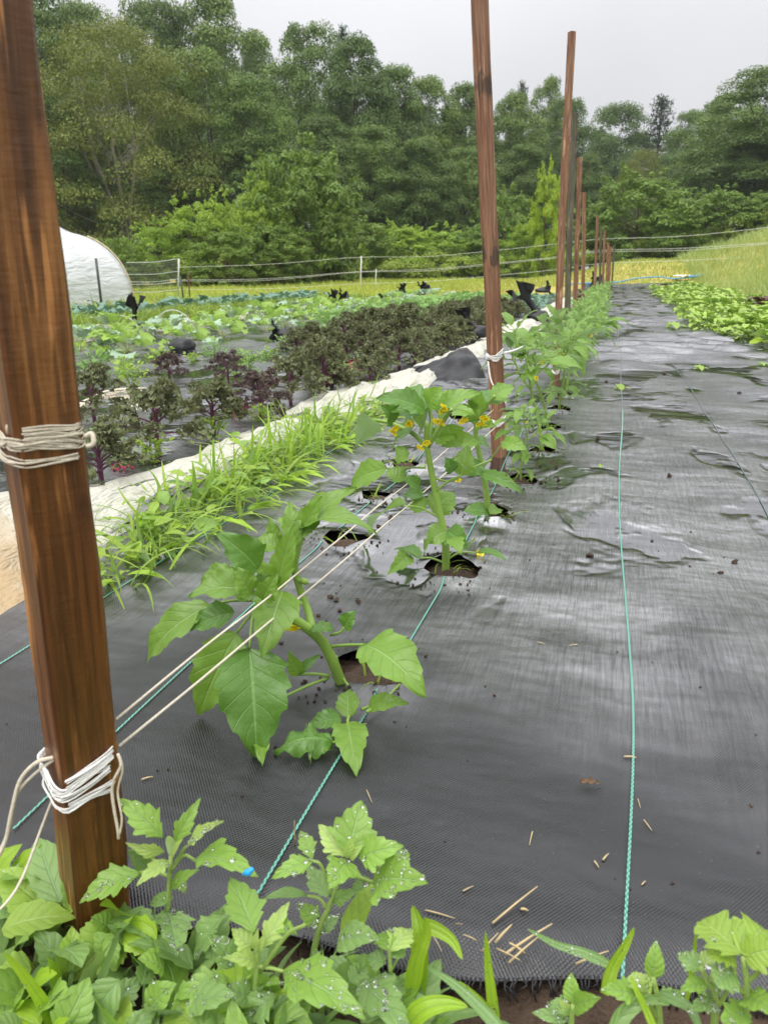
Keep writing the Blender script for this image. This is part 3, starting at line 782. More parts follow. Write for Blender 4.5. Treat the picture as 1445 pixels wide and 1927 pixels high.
def mid_plants():
    rng = np.random.default_rng(41)
    # the second and third plant, with stems and canopies as measured
    specs = [
        ('second tomatillo plant, tall and upright with yellow flowers under its canopy', (840, 1092), 1.222,
         [(838, 1090), (838, 1020), (826, 960), (812, 890), (803, 835), (803, 795)],
         [[(806, 845), (775, 815), (735, 796), (700, 790)], [(804, 830), (812, 795), (806, 762)], [(806, 840), (830, 800), (850, 770)]],
         [(803, 770, 745, 735, 60), (800, 775, 710, 745, 55), (790, 780, 725, 770, 55), (700, 790, 672, 835, 50), (740, 795, 720, 762, 45), (806, 765, 830, 728, 42), (815, 770, 870, 742, 50), (820, 775, 905, 735, 40), (830, 790, 890, 770, 45),
          (806, 770, 790, 815, 60), (815, 830, 862, 812, 50), (840, 800, 862, 845, 48), (780, 800, 735, 840, 60), (770, 850, 745, 872, 44), (795, 890, 725, 880, 0), (728, 882, 655, 915, 48), (760, 905, 725, 885, 40), (795, 935, 755, 930, 30), (790, 920, 758, 900, 34),
          (815, 965, 855, 925, 55), (838, 1000, 802, 1022, 44), (842, 1000, 878, 1030, 46), (800, 960, 770, 942, 36), (760, 952, 690, 1000, 64), (850, 1010, 868, 1040, 30),
          (868, 895, 880, 838, 40), (850, 890, 838, 860, 30), (870, 880, 855, 865, 30), (790, 1050, 742, 1030, 36), (770, 1045, 732, 1078, 32), (800, 1040, 812, 1012, 24), (895, 1040, 955, 1052, 22), (880, 1035, 892, 1015, 24)],
         [[(815, 900), (850, 905), (890, 880), (925, 865)], [(800, 880), (770, 880), (728, 882)], [(828, 975), (790, 955), (760, 952)], [(838, 1060), (810, 1050), (790, 1050)], [(838, 1055), (865, 1040), (895, 1040)], [(812, 930), (845, 905), (868, 895)]],
         [(745, 812), (770, 798), (820, 793), (835, 772), (800, 838)]),
        ('third tomatillo plant, slimmer, touching the second stake with its leaves', (918, 985), 1.553,
         [(918, 985), (915, 930), (905, 870), (895, 820), (898, 780), (900, 755)],
         [[(897, 800), (880, 785), (862, 778)], [(898, 790), (915, 765), (930, 745)]],
         [(900, 760, 945, 735, 36), (895, 765, 862, 745, 40), (905, 758, 960, 752, 34), (890, 775, 850, 780, 36), (898, 770, 905, 740, 36), (925, 750, 968, 725, 34), (895, 825, 868, 842, 36), (900, 830, 925, 848, 40), (905, 870, 880, 895, 34), (910, 890, 945, 855, 0),
          (945, 832, 990, 845, 30), (905, 890, 985, 925, 26), (900, 880, 870, 870, 30), (918, 965, 872, 960, 36), (922, 968, 940, 955, 26), (893, 790, 872, 760, 40), (900, 800, 930, 800, 34)],
         [[(908, 880), (930, 855), (945, 832)]],
         [(905, 798), (912, 785), (868, 795)]),
    ]
    for lab, bp, Y, stem, brs, leaves, pets, fls in specs:
        base = at(bp[0], bp[1], Y); base[2] = 0.0
        root = thing('tomatillo_plant', base, lab, 'tomatillo plant', 'tomatillo plants down the staked row')
        st = MB()
        q = [at(p[0], p[1], Y) for p in stem]; q[0][2] = -.01
        st.tube(q, np.linspace(.0075, .0042, len(q)), 10, 5)
        for b in brs + pets:
            thin = b in pets
            off = rng.uniform(-.07, .07)
            st.tube([at(p[0], p[1], Y + off * k / (len(b) - 1)) for k, p in enumerate(b)], np.linspace(.0022, .0015, len(b)) if thin else np.linspace(.0045, .003, len(b)), 7, 5)
        st.build('stem', M['stem'], root, base)
        for k, (x0, y0, x1, y1, w) in enumerate(leaves):
            if not w: continue
            mb = MB(); dy = rng.uniform(-.08, .08)
            pix_leaf(mb, (x0, y0, Y + dy * .4), (x1, y1, Y + dy), w, P_ovate, k_cam=rng.uniform(.3, .65), jit=rng.normal(0, .15, 3), teeth=5, ta=.15, sag=.10, fold=rng.uniform(.1, .35), wave=.04, wf=2, nv=28, nu=4, ph=rng.uniform(), hook=.08)
            mb.build('leaf', M['tomatillo' if rng.uniform() < .7 else 'tomatillo_dark'], root, base)
        for (x, y) in fls:
            for _ in range(2):
                mb = MB(); flower(mb, at(x + rng.normal(0, 5), y + rng.normal(0, 3), Y - .05), (rng.normal(0, .4), -.5, -.5), .0088, rng); mb.build('flower', [M['petal'], M['spot']], root, base)
    # the rest of the row
    protos = []
    for k in range(6):
        r = thing('tomatillo_plant', (0, 0, 0), 'tomatillo', 'tomatillo plant', 'tomatillo plants down the staked row')
        gen_tomatillo(np.random.default_rng(60 + k), .40, 11, rng.normal(0, .08, 2), name_root=r, flowers=3 if k < 3 else 1); protos.append(r)
    rows = Rows(protos)
    ys = [(-.19, 1.86, .55), (-.168, 2.205, .95), (-.175, 2.54, 1.0), (-.168, 2.92, .98), (-.17, 3.32, 1.0)]
    labs = ['small low tomatillo plant at the foot of the second stake', 'fifth tomatillo plant with broad drooping leaves, right behind the second stake', 'sixth tomatillo plant from the near end, behind the drooping one',
            'seventh tomatillo plant from the near end, beside yellow flowers by the leaning stake', 'eighth tomatillo plant from the near end, at the foot of the leaning stake']
    y = 3.68
    while y < 23.2: ys.append((-.17 + .05 * math.sin(y * 3) - .006 * (y - 3), y, rng.uniform(.72, 1.0) * (1 - .012 * (y - 4)))); y += .36
    for k, (x, y, s) in enumerate(ys):
        z = float(fab_h(x, y)) - .008
        rows.put(k, (x, y, z), rng.uniform(0, 6.28), (s * .86, s * .86, s), labs[k] if k < 5 else 'leafy tomatillo plant in the long row beyond the leaning stake', 'tomatillo plants down the staked row')
mid_plants()

# seedlings and grass in the planting holes
def hole_weeds():
    rng = np.random.default_rng(77)
    for k, (hx, hy, r) in enumerate(ALLH):
        mb = MB()
        for j in range(7):
            a = rng.uniform(0, 6.28); b = np.array((hx + rng.uniform(-.6, .6) * r, hy + rng.uniform(-.6, .6) * r, -.008))
            t = b + np.array((math.cos(a) * rng.uniform(.02, .07), math.sin(a) * rng.uniform(.02, .07), rng.uniform(.02, .05)))
            leaf(mb, b, t, UP + rng.normal(0, .3, 3), rng.uniform(.003, .007), P_blade, sag=.15, nv=6, nu=1, hook=.1)
        near = k < len(HOLES)
        o = mb.build('seedling', M['weed'])
        tag(o, 'thin grass seedlings sprouting from a planting hole of the staked row' if near else 'thin grass seedlings sprouting from an empty hole left of the staked row', 'seedling', 'seedlings in the planting holes')
hole_weeds()

# ------------------------------------------------------------------ foreground weeds
def dew(mb, P, n, rng, r0=.0007, r1=.0021):             # little beads of water on a leaf grid
    m = P.shape
    for _ in range(n):
        i = rng.integers(2, m[0] - 2); j = rng.integers(0, m[1] - 1)
        f, g = rng.uniform(0, 1, 2)
        p = P[i, j] * (1 - f) + P[i, j + 1] * f; p = p * (1 - g) + P[i + 1, j] * g
        e1 = P[i + 1, j] - P[i, j]; e2 = P[i, j + 1] - P[i, j]; nn = unit(np.cross(e2, e1)); nn = nn if nn[2] > 0 else -nn
        r = r0 + (r1 * 1.25 - r0) * rng.uniform() ** 2.6
        a = unit(np.cross(nn, (.2, .5, .8))); b = np.cross(nn, a)
        V = []; F = []
        for k, (h, rr) in enumerate(((.0, 1.0), (.45, .88), (.8, .5))):
            for q in range(7): an = 2 * PI * q / 7; V.append(p + nn * (h * r * .9 + .0001) + r * rr * (math.cos(an) * a + math.sin(an) * b))
        V.append(p + nn * r * .9)
        for k in range(2):
            for q in range(7): F.append((k * 7 + q, k * 7 + (q + 1) % 7, (k + 1) * 7 + (q + 1) % 7, (k + 1) * 7 + q))
        for q in range(7): F.append((14 + q, 14 + (q + 1) % 7, 21))
        F.append(tuple(range(7))[::-1])
        mb.add(V, F)

FG = [
  # label, category, base px, Y, stems, leaves (x0,y0,x1,y1,w,mat,prof,dew,dy)
  ('lambsquarters weed at the foot of the near stake, with a blue speck on one leaf', 'weed', (318, 1800), .40, [[(314, 1830), (316, 1720), (322, 1610)], [(322, 1640), (345, 1610), (366, 1618)], [(322, 1650), (290, 1640), (264, 1641)], [(330, 1625), (345, 1600), (352, 1592)]],
   [(306, 1576, 225, 1502, 56, 'goose', 'r', 3, .0), (329, 1587, 376, 1503, 34, 'goose', 'r', 0, .02), (352, 1592, 413, 1543, 32, 'goose_pale', 'r', 30, -.02), (310, 1602, 238, 1588, 28, 'goose_pale', 'r', 0, -.02), (366, 1618, 482, 1644, 66, 'goose', 'r', 10, -.02),
    (264, 1641, 148, 1697, 60, 'goose', 'r', 10, -.03), (318, 1620, 259, 1662, 34, 'goose_pale', 'r', 3, -.03), (322, 1672, 372, 1636, 30, 'goose', 'r', 0, .0), (314, 1712, 332, 1800, 76, 'goose_grey', 'r', 40, -.04), (420, 1722, 366, 1806, 70, 'goose_grey', 'r', 8, -.02),
    (300, 1850, 222, 1738, 74, 'goose_grey', 'r', 2, -.03), (240, 1600, 290, 1650, 50, 'goose_grey', 'r', 12, .03), (322, 1612, 318, 1570, 18, 'goose_pale', 'l', 0, -.01), (325, 1612, 340, 1580, 14, 'goose_pale', 'l', 0, -.01), (326, 1690, 280, 1700, 26, 'goose_grey', 'l', 4, .0), (330, 1650, 350, 1680, 24, 'goose_pale', 'r', 6, .0)]),
  ('tall pale lambsquarters weed with toothed rosette in front of the black fabric', 'weed', (580, 1820), .415, [[(586, 1820), (600, 1750), (622, 1700), (652, 1620)], [(640, 1650), (670, 1650), (704, 1661)], [(625, 1690), (605, 1630), (588, 1620)], [(615, 1710), (600, 1690), (578, 1686)]],
   [(655, 1614, 680, 1506, 88, 'goose', 'r', 8, .03), (650, 1612, 600, 1550, 48, 'goose_pale', 'r', 2, .01), (676, 1616, 754, 1590, 64, 'goose', 'r', 4, .0), (656, 1620, 622, 1662, 68, 'goose', 'r', 10, -.04), (704, 1661, 799, 1658, 104, 'goose', 'r', 26, -.02),
    (590, 1620, 510, 1653, 40, 'goose', 'r', 5, -.02), (588, 1618, 565, 1560, 32, 'goose', 'r', 4, .02), (578, 1685, 496, 1691, 24, 'goose_grey', 'l', 0, -.02), (616, 1690, 578, 1628, 44, 'goose_grey', 'r', 2, .02), (628, 1698, 674, 1674, 30, 'goose_grey', 'r', 0, -.01), (652, 1615, 664, 1575, 18, 'goose_pale', 'l', 0, 0), (660, 1618, 682, 1590, 16, 'goose_pale', 'l', 0, 0),
    (600, 1740, 560, 1700, 40, 'goose', 'r', 12, .0), (596, 1760, 640, 1720, 34, 'goose_grey', 'r', 10, .02), (730, 1640, 768, 1600, 40, 'goose', 'r', 12, .03), (700, 1660, 660, 1668, 24, 'goose_grey', 'l', 3, 0)]),
  ('broad pale lambsquarters weed in the middle of the bottom edge, beaded with water', 'weed', (478, 1930), .36, [[(480, 1990), (480, 1900), (484, 1810), (484, 1780)], [(484, 1818), (510, 1822), (534, 1828)], [(490, 1830), (540, 1760), (575, 1740)]],
   [(478, 1755, 436, 1648, 74, 'goose', 'r', 0, .03), (496, 1784, 542, 1698, 40, 'goose_pale', 'r', 0, .02), (476, 1784, 436, 1748, 40, 'goose_pale', 'r', 2, .0), (484, 1812, 422, 1802, 34, 'goose_pale', 'r', 0, -.02), (534, 1828, 682, 1908, 96, 'goose', 'r', 40, -.03), (482, 1790, 484, 1750, 16, 'goose_pale', 'l', 0, 0), (488, 1792, 500, 1756, 14, 'goose_pale', 'l', 0, 0),
    (440, 1820, 395, 1760, 60, 'goose_grey', 'r', 22, .0), (430, 1840, 330, 1880, 54, 'goose', 'r', 6, -.02), (520, 1870, 450, 1935, 60, 'goose_grey', 'r', 10, -.02), (480, 1880, 415, 1860, 50, 'goose_grey', 'r', 8, -.01), (560, 1760, 500, 1730, 30, 'goose', 'r', 14, .03), (490, 1870, 530, 1850, 40, 'goose', 'r', 4, -.01)]),
  ('round-leaved weed with a wet grey-green leaf beside the broad grass blade', 'weed', (680, 1930), .375, [[(690, 1980), (684, 1900), (675, 1846)], [(735, 1830), (733, 1800), (730, 1780)]],
   [(676, 1844, 770, 1935, 84, 'goose_grey', 'r', 22, -.03), (636, 1770, 712, 1762, 56, 'goose_grey', 'o', 8, -.01), (732, 1790, 716, 1750, 40, 'goose', 'r', 2, .02), (735, 1792, 775, 1745, 50, 'goose_pale', 'r', 2, .03), (726, 1812, 690, 1800, 40, 'goose_grey', 'r', 3, .0), (736, 1800, 760, 1782, 30, 'goose_grey', 'o', 2, .02), (660, 1850, 690, 1816, 40, 'goose_grey', 'o', 2, .02), (700, 1870, 780, 1850, 50, 'goose_grey', 'r', 3, .02)]),
  ('dock weed with wide yellow-green leaves around the foot of the near stake', 'dock weed', (110, 1880), .385, [[(116, 1900), (112, 1800), (108, 1728)], [(150, 1890), (190, 1800), (222, 1752)]],
   [(106, 1726, -8, 1632, 86, 'dock', 'o', 4, .0), (114, 1698, 70, 1572, 66, 'goose_grey', 'o', 0, .04), (222, 1752, 135, 1846, 100, 'dock', 'o', 2, -.04), (70, 1784, 152, 1698, 40, 'dock', 'l', 0, .0), (180, 1720, 225, 1790, 70, 'dock', 'o', 1, .0), (60, 1800, -20, 1740, 80, 'goose_grey', 'o', 4, -.01), (60, 1720, 50, 1640, 50, 'dock', 'o', 0, .03), (150, 1840, 220, 1800, 50, 'dock', 'o', 0, -.02)]),
  ('low dark weed with wide leaves at the lower left corner, behind a grass blade', 'weed', (200, 1960), .335, [[(220, 1990), (215, 1920), (210, 1880)], [(300, 1990), (280, 1930), (275, 1890)]],
   [(225, 1845, 160, 1940, 70, 'goose_grey', 'o', 0, -.02), (216, 1890, 265, 1840, 56, 'goose_grey', 'r', 2, .02), (280, 1900, 330, 1850, 60, 'goose', 'o', 4, .01), (290, 1930, 350, 1905, 60, 'goose_grey', 'r', 12, .0), (210, 1900, 250, 1935, 56, 'dock', 'o', 0, -.02), (350, 1890, 440, 1870, 70, 'goose_grey', 'r', 16, .0), (110, 1850, 60, 1900, 60, 'goose_grey', 'o', 2, .0), (120, 1880, 85, 1930, 50, 'dock', 'o', 0, .0), (380, 1920, 330, 1950, 60, 'goose', 'r', 14, .0)]),
  ('small round-leaved clover at the very bottom left corner', 'clover', (115, 1930), .32, [[(110, 1990), (105, 1930), (100, 1900)]],
   [(105, 1925, 130, 1868, 46, 'goose', 'd', 0, .0), (80, 1950, 20, 1905, 46, 'goose', 'd', 0, .0), (110, 1950, 70, 1905, 40, 'goose', 'd', 0, .0), (100, 1960, 60, 1940, 46, 'goose', 'd', 0, -.01)]),
  ('lobed bright green mallow weed in the lower right corner', 'weed', (1405, 1930), .375, [[(1404, 2000), (1402, 1900), (1398, 1800)], [(1402, 1850), (1425, 1830), (1440, 1800)], [(1398, 1870), (1385, 1850), (1380, 1810)]],
   [(1392, 1796, 1318, 1728, 84, 'dock', 'm', 2, .02), (1396, 1796, 1440, 1740, 70, 'dock', 'm', 0, .03), (1398, 1800, 1460, 1785, 60, 'dock', 'm', 0, .0), (1385, 1812, 1330, 1790, 40, 'dock', 'm', 0, .0), (1440, 1805, 1480, 1840, 50, 'goose', 'm', 4, .0), (1380, 1830, 1345, 1850, 50, 'goose_grey', 'm', 6, -.01), (1400, 1880, 1450, 1900, 50, 'goose', 'm', 3, -.02), (1402, 1900, 1360, 1925, 44, 'goose', 'm', 3, -.02)]),
  ('spindly grey-green weed with nibbled leaves left of the mallow', 'weed', (1335, 1930), .39, [[(1352, 1990), (1345, 1900), (1330, 1850), (1318, 1820)], [(1345, 1900), (1365, 1870), (1375, 1830)]],
   [(1322, 1828, 1272, 1792, 40, 'goose_grey', 'r', 4, .01), (1330, 1850, 1280, 1862, 36, 'goose', 'r', 4, -.01), (1320, 1826, 1335, 1790, 30, 'goose_pale', 'r', 2, .02), (1336, 1862, 1380, 1840, 34, 'goose_grey', 'r', 8, .0), (1345, 1880, 1300, 1900, 40, 'goose_grey', 'r', 14, -.02), (1340, 1850, 1352, 1812, 18, 'goose_pale', 'l', 0, .0)]),
  ('seedling with one upright oval leaf between the grass blades at bottom right', 'weed', (1235, 1930), .40, [[(1260, 1990), (1240, 1910), (1228, 1838)], [(1250, 1940), (1228, 1900), (1205, 1860)]],
   [(1228, 1840, 1234, 1770, 34, 'goose', 'o', 3, .01), (1205, 1862, 1190, 1828, 44, 'goose_pale', 'o', 2, .01), (1200, 1872, 1130, 1862, 44, 'goose', 'r', 6, -.01), (1212, 1866, 1225, 1840, 24, 'goose_pale', 'l', 2, 0), (1236, 1880, 1290, 1868, 30, 'goose_grey', 'r', 8, 0)]),
  ('two-leaved yellow-green seedling in the bare soil in front of the fabric edge', 'weed', (1085, 1930), .40, [[(1075, 1990), (1074, 1930), (1078, 1890)]],
   [(1078, 1888, 1074, 1830, 32, 'goose', 'o', 1, .01), (1080, 1896, 1130, 1878, 38, 'goose', 'o', 1, -.01), (1074, 1898, 1030, 1890, 34, 'goose_grey', 'r', 4, 0), (1074, 1910, 1050, 1880, 22, 'goose_pale', 'r', 0, 0), (1070, 1920, 1000, 1905, 24, 'goose_grey', 'l', 8, 0)]),
]
PROF = dict(r=(P_rhomb, 5, .17), l=(P_lance, 0, 0), o=(P_ovate, 7, .06), d=(P_round, 0, 0), m=(lambda v: P_round(v * .98 + .01) * (1 + .12 * np.sin(v * 19)), 4, .16))
def foreground():
    rng = np.random.default_rng(9)
    for lab, cat, bp, Y, stems, leaves in FG:
        base = at(bp[0], bp[1], Y); base[2] = -.025
        root = thing('dock_weed' if 'dock' in cat else ('clover' if cat == 'clover' else 'weed_plant'), base, lab, cat)
        st = MB()
        for k, s in enumerate(stems):
            q = [at(p[0], p[1], Y) for p in s]
            if k == 0: q = [np.array((q[0][0], q[0][1], -.03))] + q[1:] if q[0][2] > 0 else q
            st.tube(q, np.linspace(.0028 if k == 0 else .0015, .0016 if k == 0 else .0011, len(q)), 7, 4)
        st.build('stem', M['goose_pale'], root, base)
        dm = MB()
        for k, (x0, y0, x1, y1, w, mat, pf, nd, dy) in enumerate(leaves):
            prof, te, ta = PROF[pf]; mb = MB()
            B = at(x0, y0, Y); T_ = at(x1, y1, Y + dy)
            z = .5 * (depth(B) + depth(T_)); n = unit(UP * .45 + CAMV(B) * .55 + rng.normal(0, .14, 3))
            P = leaf(mb, B, T_, n, w * z / FPX * 1.1, prof, teeth=te, ta=ta, sag=rng.uniform(.02, .12), fold=rng.uniform(.12, .35), wave=.03, wf=2.0, nv=40, nu=5, ph=rng.uniform(), hook=rng.uniform(0, .1))
            mb.build('leaf', M[mat], root, base)
            if nd: dew(dm, P, int(nd * 1.25), rng)
        if dm.n: tag(dm.build('water_drops', M['water'], root, base), kind='stuff')
    # broad grass blades
    BL = [('bright wide grass blade crossing the lower left corner', [(116, 1960, .31), (90, 1900, .31), (50, 1840, .305), (8, 1792, .30)], 30, 'blade', 4),
          ('bluish straight grass blade in front of the near stake foot', [(150, 1960, .32), (180, 1870, .33), (210, 1790, .335), (226, 1748, .335)], 20, 'blade_blue', 0),
          ('broad folded grass blade standing at the fabric corner', [(785, 1890, .40), (792, 1800, .41), (788, 1740, .42), (776, 1704, .43)], 44, 'blade', 0),
          ('second broad grass blade leaning against the folded one', [(770, 1880, .39), (782, 1810, .395), (800, 1760, .40), (800, 1725, .40)], 36, 'blade', 0),
          ('light green plantain leaf rising behind the toothed weed', [(655, 1770, .42), (675, 1720, .43), (695, 1680, .44), (706, 1655, .45)], 54, 'dock', 0),
          ('arching grass blade tip that bends onto the fabric', [(780, 1745, .42), (815, 1748, .425), (850, 1770, .42), (870, 1806, .41)], 32, 'blade', 0),
          ('flat wide grass blade lying low under the folded blades', [(760, 1935, .36), (800, 1900, .365), (840, 1890, .37), (880, 1894, .37)], 46, 'blade', 0),
          ('long grass blade slanting up left across the bare soil', [(960, 1960, .37), (900, 1895, .385), (850, 1850, .395), (803, 1820, .40)], 26, 'blade_blue', 6),
          ('upright grass blade beaded with drops, standing before the straw', [(930, 1950, .40), (926, 1890, .405), (918, 1820, .41), (913, 1754, .41)], 26, 'blade', 12),
          ('short grass blade beside the beaded upright one', [(936, 1935, .40), (908, 1890, .40), (880, 1862, .40), (862, 1846, .40)], 16, 'blade', 3),
          ('long beaded grass blade lying across the fabric edge', [(1152, 1820, .44), (1100, 1796, .45), (1045, 1778, .455), (992, 1748, .47)], 22, 'blade_blue', 24),
          ('pointed grass blade upright at the end of the mint stripe', [(1136, 1870, .42), (1152, 1820, .43), (1175, 1780, .435), (1193, 1745, .44)], 26, 'blade', 3),
          ('thin grass blade upright left of the mallow', [(1290, 1880, .42), (1300, 1830, .425), (1305, 1790, .43), (1308, 1754, .43)], 14, 'blade', 3),
          ('narrow bright grass blade crossing the bottom edge', [(1240, 1960, .38), (1215, 1900, .39), (1195, 1860, .395), (1186, 1836, .40)], 16, 'blade', 0),
          ('wide wet grass leaf lying along the bottom edge by the soil', [(1150, 1940, .38), (1180, 1900, .39), (1220, 1880, .395), (1260, 1890, .39)], 34, 'goose_grey', 10),
          ('dark grass leaf curving down at the bottom right', [(1240, 1870, .40), (1290, 1895, .39), (1310, 1925, .38), (1330, 1980, .37)], 26, 'blade_blue', 2)]
    for lab, pts, wpx, mat, nd in BL:
        q = [at(*p) for p in pts]; C_, _ = catmull(np.array(q), np.ones(len(q)), 6)
        base = C_[0].copy(); root = thing('wild_grass', base, lab, 'grass blade', 'single grass blades along the bottom edge')
        z = depth(C_[len(C_) // 2]); W = wpx * z / FPX
        T = np.gradient(C_, axis=0); n0 = unit(UP * .3 + CAMV(base) * .7 + rng.normal(0, .2, 3)); rowsP = []
        v = np.linspace(0, 1, len(C_))
        for i in range(len(C_)):
            t = unit(T[i]); n = unit(n0 - t * np.dot(n0, t)); s = np.cross(t, n); w = W / 2 * float(P_blade(np.array(v[i]))) + .0002
            rowsP.append([C_[i] + s * u * w + n * abs(u) * w * .45 for u in (-1, -.5, 0, .5, 1)])
        P = np.array(rowsP); m = 5; mb = MB()
        mb.add(P.reshape(-1, 3), [(i * m + j, i * m + j + 1, (i + 1) * m + j + 1, (i + 1) * m + j) for i in range(len(C_) - 1) for j in range(4)],
               np.stack([np.tile(np.linspace(0, 1, 5), len(C_)), np.repeat(v, 5)], 1))
        mb.build('blade', M[mat], root, base)
        if nd: dm = MB(); dew(dm, P, nd, rng, .0005, .0014); tag(dm.build('water_drops', M['water'], root, base), kind='stuff')
    c = at(467, 1641, .375); mb = MB()
    mb.tube([c + (-.004, 0, -.003), c + (-.001, -.001, 0), c + (.001, -.001, .001), c + (.004, 0, .004)], [.001, .0022, .0026, .0014], 7, 3)
    tag(mb.build('plastic_scrap', M['blue']), 'tiny bright blue scrap stuck on the tip of a weed leaf', 'plastic scrap')
    # low filling growth along the bottom edge
    mb = MB()
    for k in range(1150):
        px = rng.choice([rng.uniform(-40, 800), rng.uniform(780, 1480)]); Y = rng.uniform(.22, .41 if px < 800 else .385)
        b = at(px, 1800, Y); b[2] = -.03; a = rng.uniform(0, 6.28); L = rng.uniform(.02, .06) * (1.0 if px < 800 else .8)
        e = b + sph(a, rng.uniform(.2, 1.2)) * L; mi = int(rng.choice(4, p=[.45, .33, .08, .14]))
        if rng.uniform() < .5: leaf(mb, b, e + UP * .02, UP + rng.normal(0, .3, 3), rng.uniform(.004, .009), P_blade, nv=6, nu=1, sag=.1, hook=.15, mi=mi)
        else: leaf(mb, b + UP * rng.uniform(.01, .06), e + UP * .03, UP + rng.normal(0, .4, 3), L * .6, P_ovate, teeth=4, ta=.12, nv=16, nu=3, sag=.1, fold=.2, mi=mi)
    tag(mb.build('undergrowth', [M['goose_grey'], M['goose'], M['dock'], M['blade']]), 'low tangle of small weeds under the bigger leaves along the bottom edge', 'undergrowth', kind='stuff')
foreground()

# ------------------------------------------------------------------ clods, straw, litter on the fabric
def litter():
    rng = np.random.default_rng(15)
    def lump(mb, c, r):
        n = 9; V = []; sq = rng.uniform(.5, 1)
        for i in range(4):
            el = -PI / 2 + PI * (i + .5) / 4
            for k in range(n):
                a = 2 * PI * k / n; rr = r * rng.uniform(.45, 1.3)
                V.append(c + rr * np.array((math.cos(a) * math.cos(el), sq * math.sin(a) * math.cos(el), .6 * math.sin(el))))
        F = [(i * n + k, i * n + (k + 1) % n, (i + 1) * n + (k + 1) % n, (i + 1) * n + k) for i in range(3) for k in range(n)] + [tuple(range(n))[::-1], tuple(3 * n + k for k in range(n))]
        mb.add(V, F)
    big = [(1108, 1055, 9), (1380, 1068, 8), (1352, 1091, 6), (1258, 903, 6), (1123, 835, 6), (928, 1327, 5), (912, 1310, 4), (1225, 1030, 4), (1295, 1080, 4), (1045, 890, 5), (1050, 912, 5), (1018, 915, 5), (623, 1135, 9), (675, 1142, 8), (640, 1160, 6), (600, 1170, 7), (560, 1160, 6), (1298, 1010, 3), (1390, 740, 5), (1140, 720, 4), (1250, 700, 4), (530, 1225, 6), (345, 1190, 5), (1015, 885, 4), (880, 1120, 4), (712, 1000, 6), (735, 985, 6)]
    for k, (x, y, s) in enumerate(big):
        p = gnd(x, y); p[2] = float(fab_h(p[0], p[1])) + s * .3 * depth(p) / FPX; mb = MB()
        lump(mb, p, .75 * s * depth(p) / FPX); 
        if s > 5: lump(mb, p + rng.normal(0, .6 * s * depth(p) / FPX, 3) * (1, 1, .4), s * .6 * depth(p) / FPX)
        tag(mb.build('soil_clod', M['soil'], smooth=False), 'small clod of dark soil lying on the black fabric', 'clod', 'soil clods scattered on the fabric')
    mb = MB()
    for hx, hy, r in ALLH:
        for k in range(46):
            a = rng.uniform(0, 6.28); d = r * (1.05 + abs(rng.normal(0, .55))); x, y = hx + d * math.cos(a) - .02 * (hx > -.4), hy + d * math.sin(a)
            lump(mb, np.array((x, y, float(fab_h(x, y)) + .0015)), rng.uniform(.001, .0034))
    for k in range(160):
        y = .55 + 3.6 * rng.uniform() ** 1.5; x = rng.uniform(-.7, .25 + .3 * y)
        lump(mb, np.array((x, y, float(fab_h(x, y)) + .0008)), rng.uniform(.0007, .0022))
    tag(mb.build('soil_crumbs', M['soil'], smooth=False), 'fine crumbs of soil sprinkled over the black fabric', 'soil', kind='stuff')
    # straw
    sticks = [((925, 1762), (1008, 1705), .0016), ((948, 1822), (1035, 1777), .0019), ((800, 1735), (855, 1752), .0011), ((855, 1762), (868, 1778), .0009), ((1000, 1585), (994, 1612), .001), ((1209, 1555), (1224, 1575), .001), ((1198, 1515), (1203, 1533), .0008), ((930, 1800), (960, 1780), .002), ((955, 1838), (1012, 1800), .0015), ((932, 1810), (975, 1848), .0012), ((1080, 1838), (1140, 1826), .0015), ((1132, 1635), (1143, 1622), .0014), ((1116, 1638), (1124, 1650), .0014), ((556, 1608), (554, 1545), .0012), ((870, 1700), (890, 1690), .001), ((1172, 1437), (1195, 1438), .0018), ((690, 1505), (700, 1530), .0008), ((978, 1735), (992, 1738), .002), ((985, 1820), (955, 1815), .002), ((270, 1493), (292, 1488), .0015), ((1205, 1680), (1212, 1672), .001), ((895, 1795), (870, 1798), .0012), ((905, 1815), (935, 1795), .0011), ((1010, 1222), (1024, 1226), .001), ((1085, 1225), (1070, 1227), .001), ((830, 1780), (845, 1815), .001), ((815, 1785), (830, 1830), .0009)]
    for k, (a, b, r) in enumerate(sticks):
        A, B = gnd(*a), gnd(*b)
        r *= .58
        for p in (A, B): p[2] = float(fab_h(p[0], p[1])) + r + .0006
        if a[1] > 1750: B[2] += .008
        if k == 13: A[2] -= .0; B = at(b[0], b[1], A[1] - .005)
        m = (A + B) / 2 + (0, 0, r * .8); mb = MB(); mb.tube([A, m, B], [r, r * .9, r * .5], 5, 2)
        tag(mb.build('straw', M['straw']), 'dry straw stalk lying near the cut edge of the fabric' if a[1] > 1690 else 'short dry straw bit lying on the open black fabric', 'straw', 'straw bits on the fabric')
    # dead leaf, petals, cut leaves
    mb = MB(); A, B = gnd(1088, 1490), gnd(1128, 1494); A[2] = B[2] = float(fab_h(A[0], A[1])) + .0025
    leaf(mb, A, B, UP + (0, -.3, 0), .0075, P_lance, fold=.6, wave=.3, wf=3, nv=20, nu=3, sag=.12)
    tag(mb.build('dead_leaf', M['chip']), 'shrivelled brown leaf lying left of the mint stripe on the near fabric', 'dead leaf')
